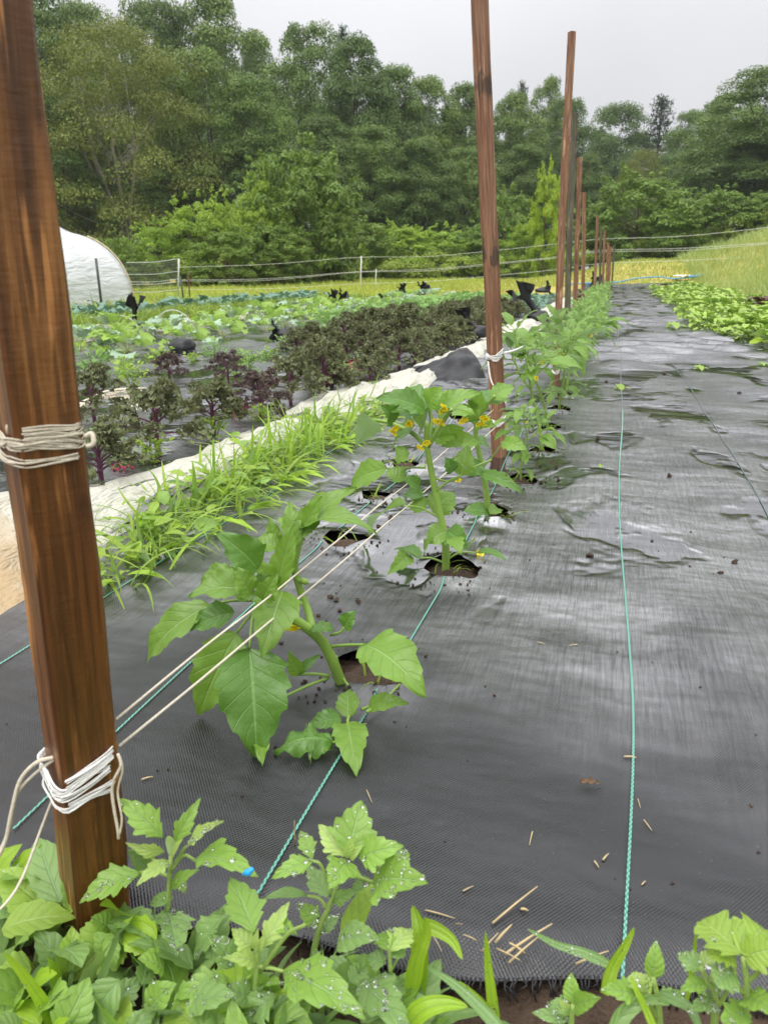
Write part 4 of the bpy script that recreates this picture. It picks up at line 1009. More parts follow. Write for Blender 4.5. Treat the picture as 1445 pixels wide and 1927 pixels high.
    for (x, y, mat, lab, L) in ((903, 1055, 'petal', 'fallen yellow petal on the fabric right of the second tomatillo', .012), (862, 903, 'petal', 'withered yellow bloom hanging beside the second tomatillo', .010)):
        mb = MB(); c = gnd(x, y) if y > 1000 else at(x, y, 1.25)
        if y > 1000: c[2] = float(fab_h(c[0], c[1])) + .004
        flower(mb, c, (.1, -.4, .6), L * .7, rng); tag(mb.build('petal', [M['petal'], M['spot']]), lab, 'petal')
    for (x, y, w, lab) in ((1265, 625, 26, 'large cut green leaf lying on the far fabric path'), (1315, 695, 18, 'pale green leaf scrap lying on the fabric path nearer than the large one'), (1432, 690, 12, 'yellow-green leaf scrap by the chard bed'), (1127, 893, 8, 'tiny green leaf scrap beside the mint stripe'), (1165, 737, 20, 'thin yellowish leaf lying across the mint stripe')):
        c = gnd(x, y); z = depth(c); L = w * z / FPX; c[2] = float(fab_h(c[0], c[1])) + .006; mb = MB()
        for a in (0, 1.9):
            e = c + L * np.array((math.cos(a), math.sin(a) * 2, .05)); leaf(mb, c - (e - c) * .6, e, UP, L * .7, P_ovate, fold=.2, wave=.1, nv=10, nu=2, sag=.1)
        tag(mb.build('cut_leaf', M['dock']), lab, 'leaf')
litter()

# ------------------------------------------------------------------ weed strip and row cover
def weed_strip():
    rng = np.random.default_rng(31); mb = MB()
    def cx(y): return -.86 - .03 * np.sin(y * 4)
    for k in range(2300):
        y = rng.uniform(.98, 2.75); x = cx(y) + rng.normal(0, .062); x = min(x, -.725 + rng.uniform(-.02, .02))
        a = rng.uniform(0, 6.28); b = np.array((x, y, .012)); q = rng.uniform(); mi = int(rng.choice(4, p=[.45, .25, .12, .18]))
        if mnoise.noise(Vector((x * 9, y * 5, 2))) < .02 and rng.uniform() < .72: continue
        if q < .62:
            L = rng.uniform(.04, .17); e = b + sph(a if rng.uniform() < .4 else rng.normal(-.3, .8), rng.uniform(.02, .7) if rng.uniform() < .8 else rng.uniform(.8, 1.4)) * L
            leaf(mb, b, e, UP + rng.normal(0, .3, 3), rng.uniform(.005, .012), P_blade, nv=7, nu=1, sag=.14, fold=.3, hook=.15, mi=mi)
        else:
            h = rng.uniform(.0, .07); L = rng.uniform(.016, .055); b = b + sph(a, .8) * h
            leaf(mb, b, b + sph(a + rng.normal(0, .5), rng.uniform(-.3, .5)) * L, UP + rng.normal(0, .35, 3), L * rng.uniform(.35, .7), P_ovate if q < .8 else P_round, nv=7, nu=2, sag=.1, fold=.2, mi=mi)
    tag(mb.build('weeds', [M['weed'], M['goose'], M['dock'], M['blade']]), 'bright green mixed weeds growing along the left edge of the fabric beside the row cover', 'weeds', kind='stuff')
    # bigger tufts one can tell apart
    T = [(590, 870, 120, 13, 'tall grass tuft nearest the kale at the far end of the weed strip'), (545, 880, 120, 12, 'tall arching grass tuft in the middle of the weed strip'), (300, 960, 95, 10, 'broad grass tuft at the near end of the weed strip'), (400, 905, 70, 8, 'short grass tuft between the two taller ones in the weed strip'), (480, 905, 110, 9, 'grass tuft with one very long blade in the weed strip'), (640, 850, 60, 9, 'low leafy tuft at the far tip of the weed strip')]
    for (x, y, hp, n, lab) in T:
        b = gnd(x, y); b[2] = .0; Hh = hp * depth(b) / FPX; r = thing('grass_tuft', b, lab, 'grass tuft', 'tall tufts in the weed strip'); m = MB()
        for k in range(n):
            a = rng.uniform(0, 6.28); el = rng.uniform(.7, 1.45); L = Hh * rng.uniform(.7, 1.15); s = rng.normal(0, .015, 3) * (1, 1, 0)
            leaf(m, s, s + sph(a, el) * L, sph(a, .3) * -1 + UP * .6, rng.uniform(.007, .013), P_blade, nv=10, nu=1, sag=.07, fold=.35, hook=rng.uniform(0, .25))
        m.build('blades', M['blade'], r)
    # prostrate leaves spreading on the fabric
    m = MB()
    for k in range(46):
        y = rng.uniform(1.0, 2.5); b = np.array((-.76 + rng.normal(0, .02), y, .02)); a = rng.normal(-.25, .5); L = rng.uniform(.06, .13)
        leaf(m, b, b + np.array((math.cos(a) * L, math.sin(a) * L, rng.uniform(-.01, .03))), UP + rng.normal(0, .25, 3), rng.uniform(.009, .02), P_lance, nv=10, nu=2, sag=.12, fold=.25)
    tag(m.build('weeds', M['blade']), 'flattened broad grass leaves spilling from the weed strip onto the fabric', 'weeds', kind='stuff')
weed_strip()

def crumple(x, y, s):
    return mnoise.fractal(Vector((x * s, y * s, 3.1)), 1.0, 2.1, 4)
def row_cover():
    def strip(name, cx, w, y0, y1, hfun, lab, dx=.016):
        ys = np.arange(y0, y1, dx); us = np.linspace(-1, 1, 40); V = []
        for y in ys:
            for u in us:
                ex = w(y) * (1 + .12 * math.sin(y * 7 + u))
                x = cx(y) + u * ex
                tp = float(sst(y0, y0 + .12, y) * (1 - sst(y1 - .5, y1, y)))
                z = tp * hfun(y) * (1 - abs(u) ** 2.0) * (.75 + .5 * mnoise.noise(Vector((x * 5, y * 3.1, 7)))) + .024 * (1 - 2 * abs(mnoise.noise(Vector((x * 11 + y * 2, y * 3.2 - x * 2, 1))))) * (1 - abs(u) ** 3) + .013 * abs(mnoise.noise(Vector((x * 26, y * 15, 4)))) + .016
                V.append((x, y, z * (1 - .75 * abs(u) ** 6) + .004))
        m = len(us); F = [(i * m + j, i * m + j + 1, (i + 1) * m + j + 1, (i + 1) * m + j) for i in range(len(ys) - 1) for j in range(m - 1)]
        mb = MB(); mb.add(V, F); tag(mb.build('row_cover', M['cover']), lab, 'row cover')
    strip('row_cover', lambda y: -1.02 + .02 * math.sin(y * 4) - .17 * float(1 - sst(.9, 1.5, y)) + .10 * float(sst(2.2, 3.3, y)) + .07 * float(sst(3.4, 4.6, y)), lambda y: .115 + .22 * float(1 - sst(.8, 1.6, y)) + .08 * float(sst(2.2, 2.8, y)) - .09 * float(sst(3.0, 3.9, y)), .55, 5.6,
          lambda y: .012 + .055 * float(1 - sst(1.0, 1.6, y)) + .022 * float(sst(2.4, 3.0, y)), 'crumpled cream row cover, muddy at its near end, lying between weeds and kale')
    strip('row_cover', lambda y: -.80 + .02 * math.sin(y * 3), lambda y: .15, 5.7, 8.0, lambda y: .05 + .03 * math.sin(y * 5), 'white row cover heap held by black sandbags behind the second stake', .05)
    strip('row_cover', lambda y: -.75 + .03 * math.sin(y * 3), lambda y: .17, 8.2, 14.5, lambda y: .07 + .04 * math.sin(y * 3), 'farthest white row cover heap behind the thin red stakes', .08)
    strip('row_cover', lambda y: -3.95 + .05 * math.sin(y * 2), lambda y: .13 + .05 * math.sin(y * 3), 4.0, 13.5, lambda y: .05 + .03 * math.sin(y * 4), 'dirty pale row cover rolled along the squash bed', .09)
row_cover()

# ------------------------------------------------------------------ sandbags
def bag_body(mb, c, rx, ry, rz, rng, n=18, m=12):
    V = []
    for i in range(m + 1):
        el = -PI / 2 + PI * i / m
        for k in range(n):
            a = 2 * PI * k / n; d = np.array((math.cos(a) * math.cos(el), math.sin(a) * math.cos(el), math.sin(el)))
            f = 1 + .22 * mnoise.noise(Vector(d * 1.7 + c)) + .10 * mnoise.noise(Vector(d * 5 + c))
            p = c + d * f * np.array((rx, ry, rz)); p[2] = max(p[2], c[2] - rz * .55); V.append(p)
    mb.add(V, [(i * n + k, i * n + (k + 1) % n, (i + 1) * n + (k + 1) % n, (i + 1) * n + k) for i in range(m) for k in range(n)])
def bag_neck(mb, p0, d, L, r0, r1, r2, rng):
    d = unit(d); a = unit(np.cross(d, (.1, .9, .3))); b = np.cross(d, a); n = 16; V = []; S = 12
    for i in range(S + 1):
        s = i / S; r = r0 * (1 - s) ** 2 + r1 * 2 * s * (1 - s) + r2 * s ** 3; bend = np.array((0, 0, -.10 * L * s * s))
        for k in range(n):
            an = 2 * PI * k / n + s * 1.2; f = 1 + (.30 * math.sin(an * 5 + s * 3) + .16 * math.sin(an * 9 + 1)) * s; bend = np.array((0, 0, -.10 * L * s * s)) + d * (.22 * L * math.sin(an * 3 + L * 40) + .10 * L * math.sin(an * 7)) * s ** 4
            V.append(p0 + d * L * s + bend + a * math.cos(an) * r * f * 1.0 + b * math.sin(an) * r * f * (1 - .42 * s))
    mb.add(V, [(i * n + k, i * n + (k + 1) % n, (i + 1) * n + (k + 1) % n, (i + 1) * n + k) for i in range(S) for k in range(n)])
def sandbags():
    rng = np.random.default_rng(52)
    B = [  # px, base y, z(half height px), body half-width px, neck dir (world), neck length factor, label
        (255, 628, 10, 17, [(0.12, 0, 1)], 2.6, 'black sandbag with a tall upright fanned neck beside the pale roll near the tunnel'),
        (346, 672, 17, 26, [], 0, 'plump grey-black sandbag on the fabric in front of the squash'),
        (538, 640, 9, 20, [(-.9, -.3, .1)], 1.0, 'flattened black sandbag at the near end of the dense kale'),
        (440, 602, 9, 9, [], 0, 'small black sandbag on the pale roll behind the squash, nearest the tunnel'),
        (527, 600, 7, 14, [(-.5, 0, .5)], .6, 'black wedge-shaped sandbag behind the squash leaves'),
        (636, 584, 7, 10, [(-.45, 0, 1), (.5, 0, 1)], 2.3, 'black sandbag with two necks forming a V behind the squash'),
        (716, 576, 7, 8, [(.3, 0, 1)], 1.2, 'dusty grey sandbag on bare soil left of the white heap'),
        (765, 566, 8, 9, [(-.6, 0, 1)], 2.0, 'black sandbag with its neck tipped left, by the small white heap'),
        (792, 562, 8, 10, [(.1, 0, 1), (.6, 0, 1)], 1.6, 'black sandbag with two upright fanned necks right of the small white heap'),
        (563, 558, 5, 5, [], 0, 'tiny black sandbag at the far end of the blue-green cabbages'),
        (870, 572, 5, 10, [], 0, 'low black sandbag left of the second stake, far down the field'),
        (900, 644, 15, 20, [(-.9, 0, .75)], 2.1, 'shiny black sandbag with its neck bent left, left of the second stake'),
        (1012, 610, 13, 22, [(-.75, 0, 1)], 2.5, 'black sandbag with a long fanned neck on the white heap between the stakes'),
        (1020, 553, 6, 14, [(.9, 0, .3)], .8, 'far black sandbag lying left of the mossy stake'),
        (1090, 565, 7, 8, [(.3, 0, .9)], 1.0, 'black sandbag between the two red-brown stakes'),
        (1106, 557, 8, 12, [(.5, 0, 1)], 2.2, 'black sandbag with a raised neck by the orange-brown stake'),
        (1105, 570, 7, 9, [], 0, 'dark sandbag lump lying on the farthest white heap'),
    ]
    for (px, py, hz, hw, necks, nl, lab) in B:
        c = gnd(px, py); k = depth(c) / FPX; c[2] = 0.03
        root = thing('sandbag', c, lab, 'sandbag', 'black sandbags holding down the covers'); mb = MB()
        bag_body(mb, np.array((0, 0, hz * k * .55)), hw * k, hw * k * .9, hz * k, rng); mb.build('bag', M['plastic'], root)
        for d in necks:
            m2 = MB(); bag_neck(m2, np.array((0, 0, hz * k * .9)), d, nl * 1.15 * hw * k, hw * k * .45, hw * k * .05, hw * k * .95, rng); m2.build('neck', M['plastic'], root)
    # large black plastic flap in front of the white heap
    ctrl = [gnd(755, 722) + (0, 0, .02), gnd(800, 715) + (0, 0, .045), gnd(850, 722) + (0, 0, .04), gnd(905, 720) + (0, 0, .03)]
    mb = MB(); V = []; n = 26; base = gnd(850, 715)
    Rr = np.array([at(846 + 44 * t, 690 - 46 * math.sin(PI * min(1, t * 1.0) * .55 + .35) + 16 * t, 3.80) for t in np.linspace(0, 1, n)])
    Q = np.array([gnd(748 + 165 * t, 724 - 4 * math.sin(t * 7)) + (0, 0, .03) for t in np.linspace(0, 1, n)])
    for s in np.linspace(0, 1, 14):
        for j in range(n):
            p = Q[j] * (1 - s) + Rr[j] * s
            d = .030 * mnoise.noise(Vector((p[0] * 16, p[1] * 8, p[2] * 14))) + .012 * mnoise.noise(Vector((p[0] * 40, p[1] * 25, p[2] * 40)))
            V.append(p + np.array((0, -1, .5)) * d + UP * .05 * math.sin(PI * s) * .3)
    mb.add(V, [(i * n + j, i * n + j + 1, (i + 1) * n + j + 1, (i + 1) * n + j) for i in range(13) for j in range(n - 1)])
    root = thing('sandbag', base, 'large black plastic sandbag with a raised triangular flap on the cream row cover', 'sandbag', 'black sandbags holding down the covers')
    mb.build('flap', M['plastic'], root, base)
    m2 = MB(); bag_body(m2, np.array((-.10, -.02, .03)), .15, .07, .045, rng); m2.build('bag', M['plastic'], root)
sandbags()

# ------------------------------------------------------------------ vegetables
def gen_kale(root, rng, nl, stem_h, mat, ruff=.20):
    st = MB(); fo = MB()
    st.tube([(0, 0, -.02), (.004, 0, stem_h * .5), (0, .004, stem_h)], [.010, .0095, .007], 8, 3)
    for k in range(nl):
        f = (k + .5) / nl; a = k * 2.4 + rng.normal(0, .25); el = .05 + f * 1.15
        p = np.array((0, 0, stem_h * (.30 + .70 * f)))
        pl = rng.uniform(.055, .085) * (1.1 - .4 * f); b = p + sph(a, el) * pl
        st.tube([p, p + sph(a, el + .15) * pl * .5, b], [.0045, .0036, .0026], 6, 3)
        L = rng.uniform(.10, .135) * (1.0 - .40 * f); d = unit(sph(a, el * .9) - UP * (.25 * (1 - f))); sd = unit(np.cross(d, UP)); up = np.cross(sd, d)
        st.tube([b, b + d * L * .5, b + d * L * .9 - UP * .012], [.0024, .0017, .0008], 5, 2)
        for q in range(27):                              # the frills of one curled blade
            v = rng.uniform(.05, 1.0); u = rng.uniform(-1, 1); c = b + d * L * v + sd * u * L * .52 * math.sin(PI * min(.95, v * .8 + .18)) + up * (.018 - .030 * u * u - .022 * v * v + rng.normal(0, .006))
            e = unit(d * rng.uniform(-.2, 1) + sd * (u * 1.2 + rng.normal(0, .4)) + up * rng.normal(.1, .5)); S_ = rng.uniform(.017, .031)
            leaf(fo, c - e * S_ * .4, c + e * S_ * .6, unit(up + rng.normal(0, .45, 3)), S_ * rng.uniform(.9, 1.3), P_round, teeth=3, ta=.2, sag=rng.uniform(-.1, .25), fold=rng.uniform(0, .5), wave=.22, wf=1.8, nv=8, nu=2, ph=rng.uniform(), hook=.2)
    st.build('stem', M['kale_stem'], root); fo.build('foliage', M[mat], root)
def gen_rosette(root, rng, nl, L0, mat, stem, prof=P_ovate, el=(.5, 1.3), wr=.7, pet=.5, wave=.06, wf=3, teeth=0, mat2=None, hook=.25):
    st = MB(); fo = MB(); f2 = MB()
    for k in range(nl):
        f = (k + .5) / nl; a = k * 2.4 + rng.normal(0, .3); e = el[0] + (el[1] - el[0]) * f + rng.normal(0, .1); L = L0 * rng.uniform(.75, 1.1) * (1 - .25 * f)
        p = np.array((rng.normal(0, .01), rng.normal(0, .01), 0)); b = p + sph(a, e) * L * pet
        st.tube([p, p + sph(a, e + .1) * L * pet * .5, b], [.02 * L, .016 * L, .012 * L], 5, 2)
        t = b + unit(sph(a, e * .75)) * L
        leaf(fo if (mat2 is None or k % 4) else f2, b, t, unit(UP - sph(a, 0) * .6 + rng.normal(0, .2, 3)), L * wr * rng.uniform(.85, 1.15), prof, teeth=teeth, ta=.15, sag=.08, fold=.2, wave=wave, wf=wf, nv=12, nu=3, ph=rng.uniform(), hook=hook)
    st.build('stalks', M[stem], root); fo.build('foliage', M[mat], root)
    if f2.n: f2.build('foliage', M[mat2], root)

def vegetables():
    rng = np.random.default_rng(70)
    # ---- kale
    def kp(k):
        r = thing('kale_plant', (0, 0, 0), 'kale', 'kale', 'purple curly kale plants'); gen_kale(r, np.random.default_rng(200 + k), 13 + k % 3, (.16, .14, .17, .15, .13)[k], ('kale', 'kale', 'kale', 'kale_purple', 'kale_purple')[k]); return r
    K = Rows([kp(k) for k in range(5)])
    near = [(195, 930, 1, .66, 'purple kale leaning left, half hidden by the thick near stake'), (300, 866, 0, .82, 'green-purple kale with a thick violet stem, first clear plant right of the near stake'), (404, 832, 1, .74, 'dark curly kale with a red fallen leaf at its right foot'), (492, 796, 3, .68, 'small deep purple kale with yellowish grass round its stem'), (548, 770, 0, .78, 'purple kale with a straight violet stem in front of the dense kale row'),
            (20, 850, 1, .8, 'dark kale at the left edge, left of the near stake'), (30, 905, 3, .6, 'small dark kale at the left edge, above the muddy cover'), (610, 752, 2, .85, 'kale plant with bright red old leaves at its base'), (180, 800, 0, .75, 'low kale plant just right of the twine wound on the near stake'), (320, 720, 4, .55, 'small dark kale behind the first clear kale plant'), (430, 730, 3, .6, 'low purple kale behind the small deep purple one')]
    for (x, y, k, s, lab) in near:
        p = gnd(x, y); K.put(k, (p[0], p[1], .02), rng.uniform(0, 6.28), s, lab)
    n = 0
    for row, x0 in enumerate((-1.12, -1.46, -1.80)):
        y = 3.05 + .5 * row + (.1 if row else 0)
        while y < 9.5 - .5 * row and not (row == 2 and y > 7):
            s = rng.uniform(.62, .88) * (.72 + .28 * float(sst(2.9, 5.0, y)))
            K.put(int(rng.integers(0, 3)), (x0 + rng.normal(0, .05), y, .02), rng.uniform(0, 6.28), (s * 1.2, s * 1.2, s * (1.1 if row else 1)), 'grey-green curly kale plant in the dense kale block'); y += .235; n += 1
    for (x, y, lab) in ((460, 800, 'crumpled crimson leaf on the fabric between two kale plants'), (230, 905, 'withered pink-red leaf on the fabric below the leaning kale'), (505, 748, 'crimson old leaf hanging at the small deep purple kale'), (625, 742, 'bright red old leaf at the base of the dense kale'), (668, 712, 'red old leaf under the dense kale, next to the row cover')):
        c = gnd(x, y); mb = MB(); k = depth(c) / FPX; c[2] = .035
        leaf(mb, c - (22 * k, 0, 0.01), c + (22 * k, .02, .035 if y < 850 else .0), (0, -.5, .8), 26 * k, P_ovate, teeth=6, ta=.25, fold=.6, wave=.3, wf=4, nv=26, nu=3)
        tag(mb.build('fallen_leaf', M['kale_red']), lab, 'leaf', 'red fallen kale leaves')
    # ---- loose green tufts on the left fabric
    def tp(k):
        r = thing('weed_tuft', (0, 0, 0), 'tuft', 'weed', 'green weed tufts on the left fabric'); g = np.random.default_rng(300 + k); m = MB()
        for q in range(90):
            a = g.uniform(0, 6.28); h = g.uniform(.01, .13); d = g.uniform(0, .09); p = np.array((math.cos(a) * d, math.sin(a) * d, h)); L = g.uniform(.02, .045)
            leaf(m, p, p + sph(a + g.normal(0, .6), g.uniform(-.2, .9)) * L, UP + g.normal(0, .4, 3), L * (.55 if k else .4), P_ovate if k < 2 else P_lance, nv=5, nu=1, sag=.1, fold=.2)
        for q in range(8): a = g.uniform(0, 6.28); m.tube([(0, 0, -.01), (math.cos(a) * .03, math.sin(a) * .03, .06), (math.cos(a) * .06, math.sin(a) * .06, .12)], .002, 4)
        m.build('foliage', M[('bean', 'goose', 'weed')[k]], r); return r
    Tf = Rows([tp(k) for k in range(3)])
    for (x, y, k, s, lab) in ((185, 728, 0, 1.25, 'largest leafy green tuft on the left fabric, just right of the near stake'), (237, 712, 2, .7, 'small pale tuft right of the largest leafy tuft'), (305, 700, 2, .85, 'rounded pale green tuft in front of the plump sandbag'), (250, 735, 2, .8, 'low spreading pale tuft behind the twine bundle'), (405, 685, 0, .9, 'leafy green tuft right of the plump sandbag'), (450, 680, 1, .45, 'tiny green seedling tuft between the tufts and the kale'), (365, 692, 2, .5, 'thin pale tuft right of the rounded one'), (470, 705, 1, .8, 'bright green leafy weed at the near edge of the dense kale'), (505, 690, 1, .7, 'bright green weed behind the bright leafy weed at the kale edge'), (540, 668, 1, .8, 'light green weed by the flattened sandbag'), (440, 720, 1, .6, 'low bright weed behind the deep purple kale'),
                              (700, 740, 1, .3, 'tiny green weed on the fabric beside the cream cover'), (640, 725, 1, .7, 'green weed below the red old leaves'), (680, 710, 0, .7, 'green weed at the foot of the dense kale'), (735, 695, 1, .6, 'green weed at the dense kale edge nearest the black flap'), (30, 810, 1, .6, 'green weed at the left edge beside the twine wrap'), (25, 740, 0, .9, 'green weed tuft left of the near stake'), (15, 700, 2, .9, 'pale weed tuft at the far left edge'),
                              (292, 885, 2, .55, 'grassy weed round the foot of the first clear kale'), (405, 838, 2, .55, 'grassy weed round the foot of the dark curly kale'), (492, 805, 2, .5, 'yellowish grass round the foot of the small deep purple kale'), (205, 850, 1, .5, 'bright seedlings under the leaning kale')):
        p = gnd(x, y); Tf.put(k, (p[0], p[1], .015), rng.uniform(0, 6.28), s, lab)
    # ---- squash, two leaf colours
    def sq(k):
        r = thing('squash_plant', (0, 0, 0), 'squash', 'squash', 'squash plants in the far bed'); gen_rosette(r, np.random.default_rng(400 + k), 12, .20, 'squash' if k < 2 else 'silver', 'chard_stem', lambda v: P_round(v * .96 + .03) * (1 + .12 * np.sin(v * 14)), (.15, 1.1), .95, .9, .08, 3, 4, 'silver' if k < 2 else 'squash'); return r
    S = Rows([sq(k) for k in range(3)])
    for row, x0 in enumerate((-2.95, -3.35, -3.7)):
        y = 3.4 + .5 * row + .25
        while y < 15.5:
            if not (row == 0 and y < 3.9): S.put(int(rng.integers(0, 3)), (x0 - .03 * (y - 4) * .4 + rng.normal(0, .06), y, .02), rng.uniform(0, 6.28), rng.uniform(.62, .95) * (1 if row else .8), 'squash plant with light and silvery leaves in the far bed beyond the sandbags')
            y += .48 + .03 * y
    # ---- bushy green crop behind the kale
    def bp(k):
        r = thing('bean_plant', (0, 0, 0), 'bean', 'bean plant', 'green leafy crop behind the kale'); gen_rosette(r, np.random.default_rng(450 + k), 26, .12, 'bean', 'stem', P_ovate, (.3, 1.35), .6, 1.2, .06, 2); return r
    Bn = Rows([bp(k) for k in range(2)])
    for x0, ya, yb in ((-2.25, 6.2, 14.5), (-2.6, 7.0, 15), (-1.55, 9.6, 14)):
        y = ya
        while y < yb: Bn.put(int(rng.integers(0, 2)), (x0 + rng.normal(0, .05), y, .02), rng.uniform(0, 6.28), rng.uniform(.85, 1.15), 'green leafy crop plant in the rows beyond the dense kale'); y += .36 + .012 * y
    # ---- blue-green cabbages
    def cp(k):
        r = thing('cabbage_plant', (0, 0, 0), 'cabbage', 'cabbage', 'blue-green cabbages near the fence'); gen_rosette(r, np.random.default_rng(500 + k), 12, .22, 'bluekale', 'chard_stem', P_ovate, (.2, 1.25), .75, .45, .06, 3); return r
    Cb = Rows([cp(k) for k in range(2)])
    for x0, ya, yb in ((-5.75, 7.2, 14.5), (-6.2, 7.6, 15.5), (-5.3, 11, 14)):
        y = ya
        while y < yb: Cb.put(int(rng.integers(0, 2)), (x0 + rng.normal(0, .06), y, -.02), rng.uniform(0, 6.28), rng.uniform(.8, 1.1), 'blue-green cabbage in the row along the grass in front of the fence'); y += .42
    for x0, ya, yb in ((-1.15, 9.8, 15), (-1.45, 10.5, 15)):
        y = ya
        while y < yb: Cb.put(int(rng.integers(0, 2)), (x0 + rng.normal(0, .05), y, .02), rng.uniform(0, 6.28), rng.uniform(.6, .8), 'small blue-green cabbage beyond the dense kale, left of the mossy stake'); y += .45
    # ---- chard
    def hp(k):
        r = thing('chard_plant', (0, 0, 0), 'chard', 'chard', 'chard plants right of the path'); gen_rosette(r, np.random.default_rng(550 + k), 22, .185, 'chard' if k < 4 else 'chard_red', 'chard_stem', P_spoon, (.25, 1.4), .62, .5, .09, 4, 0, 'chard' if k < 4 else 'chard_red'); return r
    H = Rows([hp(k) for k in range(5)])
    cnt = 0
    for row in range(5):
        y = 5.75 + .12 * row - .1 * (row > 1)
        while y < 24.5:
            x = .86 + .29 * row + .06 * math.sin(y * 1.3 + row) + .22 * float(1 - sst(5.6, 7.4, y)) * (row < 2) + .012 * (y - 6)
            k = int(rng.integers(0, 4)) if rng.uniform() < .97 else 4
            H.put(k, (x, y, float(fab_h(x, y)) - .01), rng.uniform(0, 6.28), rng.uniform(.85, 1.15) * (1.0 if row else .82), 'purple-leaved chard plant among the green chard' if k == 4 else 'bright green chard plant in the bed right of the path'); y += .30 + .017 * y; cnt += 1
vegetables()

# ------------------------------------------------------------------ grass
def blades(name, mat, n, xr, yr, hr, wr, lab, seed, lean=.5, dens=None):
    g = np.random.default_rng(seed)
    x = g.uniform(*xr, n); y = yr[0] + (yr[1] - yr[0]) * g.uniform(0, 1, n) ** 1.35
    if dens is not None:
        k = g.uniform(0, 1, n) < dens(x, y); x, y = x[k], y[k]; n = len(x)
    z = terr(x, y) - .05
    h = g.uniform(*hr, n) * (.7 + .5 * np.sin(x * 1.3 + np.sin(y * .9) * 2) ** 2); a = g.uniform(0, 2 * PI, n); w = g.uniform(*wr, n) * (.5 + np.hypot(x, y) / 22)
    dx, dy = np.cos(a), np.sin(a); l = g.uniform(.1, lean, n) * h; b = a + g.normal(0, .9, n)
    B = np.stack([x, y, z], 1)
    s = np.stack([-dy, dx, 0 * dx], 1) * w[:, None] / 2
    mid = B + np.stack([np.cos(b) * l * .4, np.sin(b) * l * .4, h * .6], 1); tip = B + np.stack([np.cos(b) * l * 1.1, np.sin(b) * l * 1.1, h], 1)
    Q = np.stack([B - s, B + s, mid + s * .8, mid - s * .8], 1); T = np.stack([mid - s * .8, mid + s * .8, tip], 1)
    r = np.clip(g.normal(.5, .22, n) + .28 * np.sin(x * 1.9 + 2 * np.sin(y * 1.1)) * np.sin(y * 1.5 + x * .6), 0, 1)
    mb = MB(); mb.quads(Q, np.repeat(np.stack([r, r], 1)[:, None], 4, 1)); mb.tris(T, np.repeat(np.stack([r, r], 1)[:, None], 3, 1))
    tag(mb.build(name, M[mat]), lab, 'grass', kind='stuff')
blades('grass', 'grass', 26000, (-16, -4.6), (6, 32), (.06, .18), (.012, .022), 'short green grass between the far beds and the fence', 1, .8, lambda x, y: np.where((x > -5.2) & (y < 7), .3, 1.0))
blades('mown_grass', 'straw_grass', 40000, (-16, 9), (10.5, 36), (.04, .12), (.012, .022), 'yellowish mown grass band beyond the end of the beds', 2, .9, lambda x, y: np.where((np.abs(x + .2) < 2.3) & (y < 25.3), 0, np.where(y < 24.5, np.where((x < -6.7) | ((x < -1.25) & (y > 15.6)), .9, 0), 1.0)))
blades('grass', 'grass', 9000, (-9, 9), (23, 36), (.06, .16), (.012, .02), 'green grass mixed into the mown band beyond the path', 3, .8, lambda x, y: np.where((np.abs(x + .2) < 2.3) & (y < 25.3), 0, 1.0))
blades('tall_grass', 'grass_tall', 42000, (2.35, 15), (5.5, 36), (.16, .42), (.008, .015), 'tall soft green grass on the slope right of the chard', 4, 1.0)
blades('weeds', 'under', 7000, (-5.6, -4.75), (5.2, 15), (.05, .17), (.02, .035), 'low green weeds between the bare soil strip and the cabbages', 5, 1.2)

# ------------------------------------------------------------------ trees and bushes
def leaf_cloud(mb, g, centres, radii, per, size, up=.45, flat=.75, mi=0):
    for c, r, n in zip(centres, radii, per):
        d = g.normal(0, 1, (n, 3)); d /= np.linalg.norm(d, axis=1)[:, None]
        d[:, 2] = np.where(d[:, 2] < -.25, -d[:, 2] * .6, d[:, 2])
        rr = r * (.62 + .46 * g.uniform(0, 1, n) ** .6)
        p = c + d * rr[:, None] * np.array((1, 1, flat))
        nrm = d + np.array((0, 0, up)) + g.normal(0, .5, (n, 3)); nrm /= np.linalg.norm(nrm, axis=1)[:, None]
        t = np.cross(nrm, g.normal(0, 1, (n, 3))); t /= np.linalg.norm(t, axis=1)[:, None] + 1e-9
        t[:, 2] -= .25; s = np.cross(nrm, t)
        L = size * g.uniform(.6, 1.3, n)[:, None]
        Q = np.stack([p - t * L * .5, p + s * L * .27 - t * L * .05, p + t * L * .55, p - s * L * .27 - t * L * .05], 1)
        v = np.clip(g.normal(.5, .2, n) + g.normal(0, .12), 0, 1)
        mb.quads(Q, np.repeat(np.stack([v, v], 1)[:, None], 4, 1), mi)

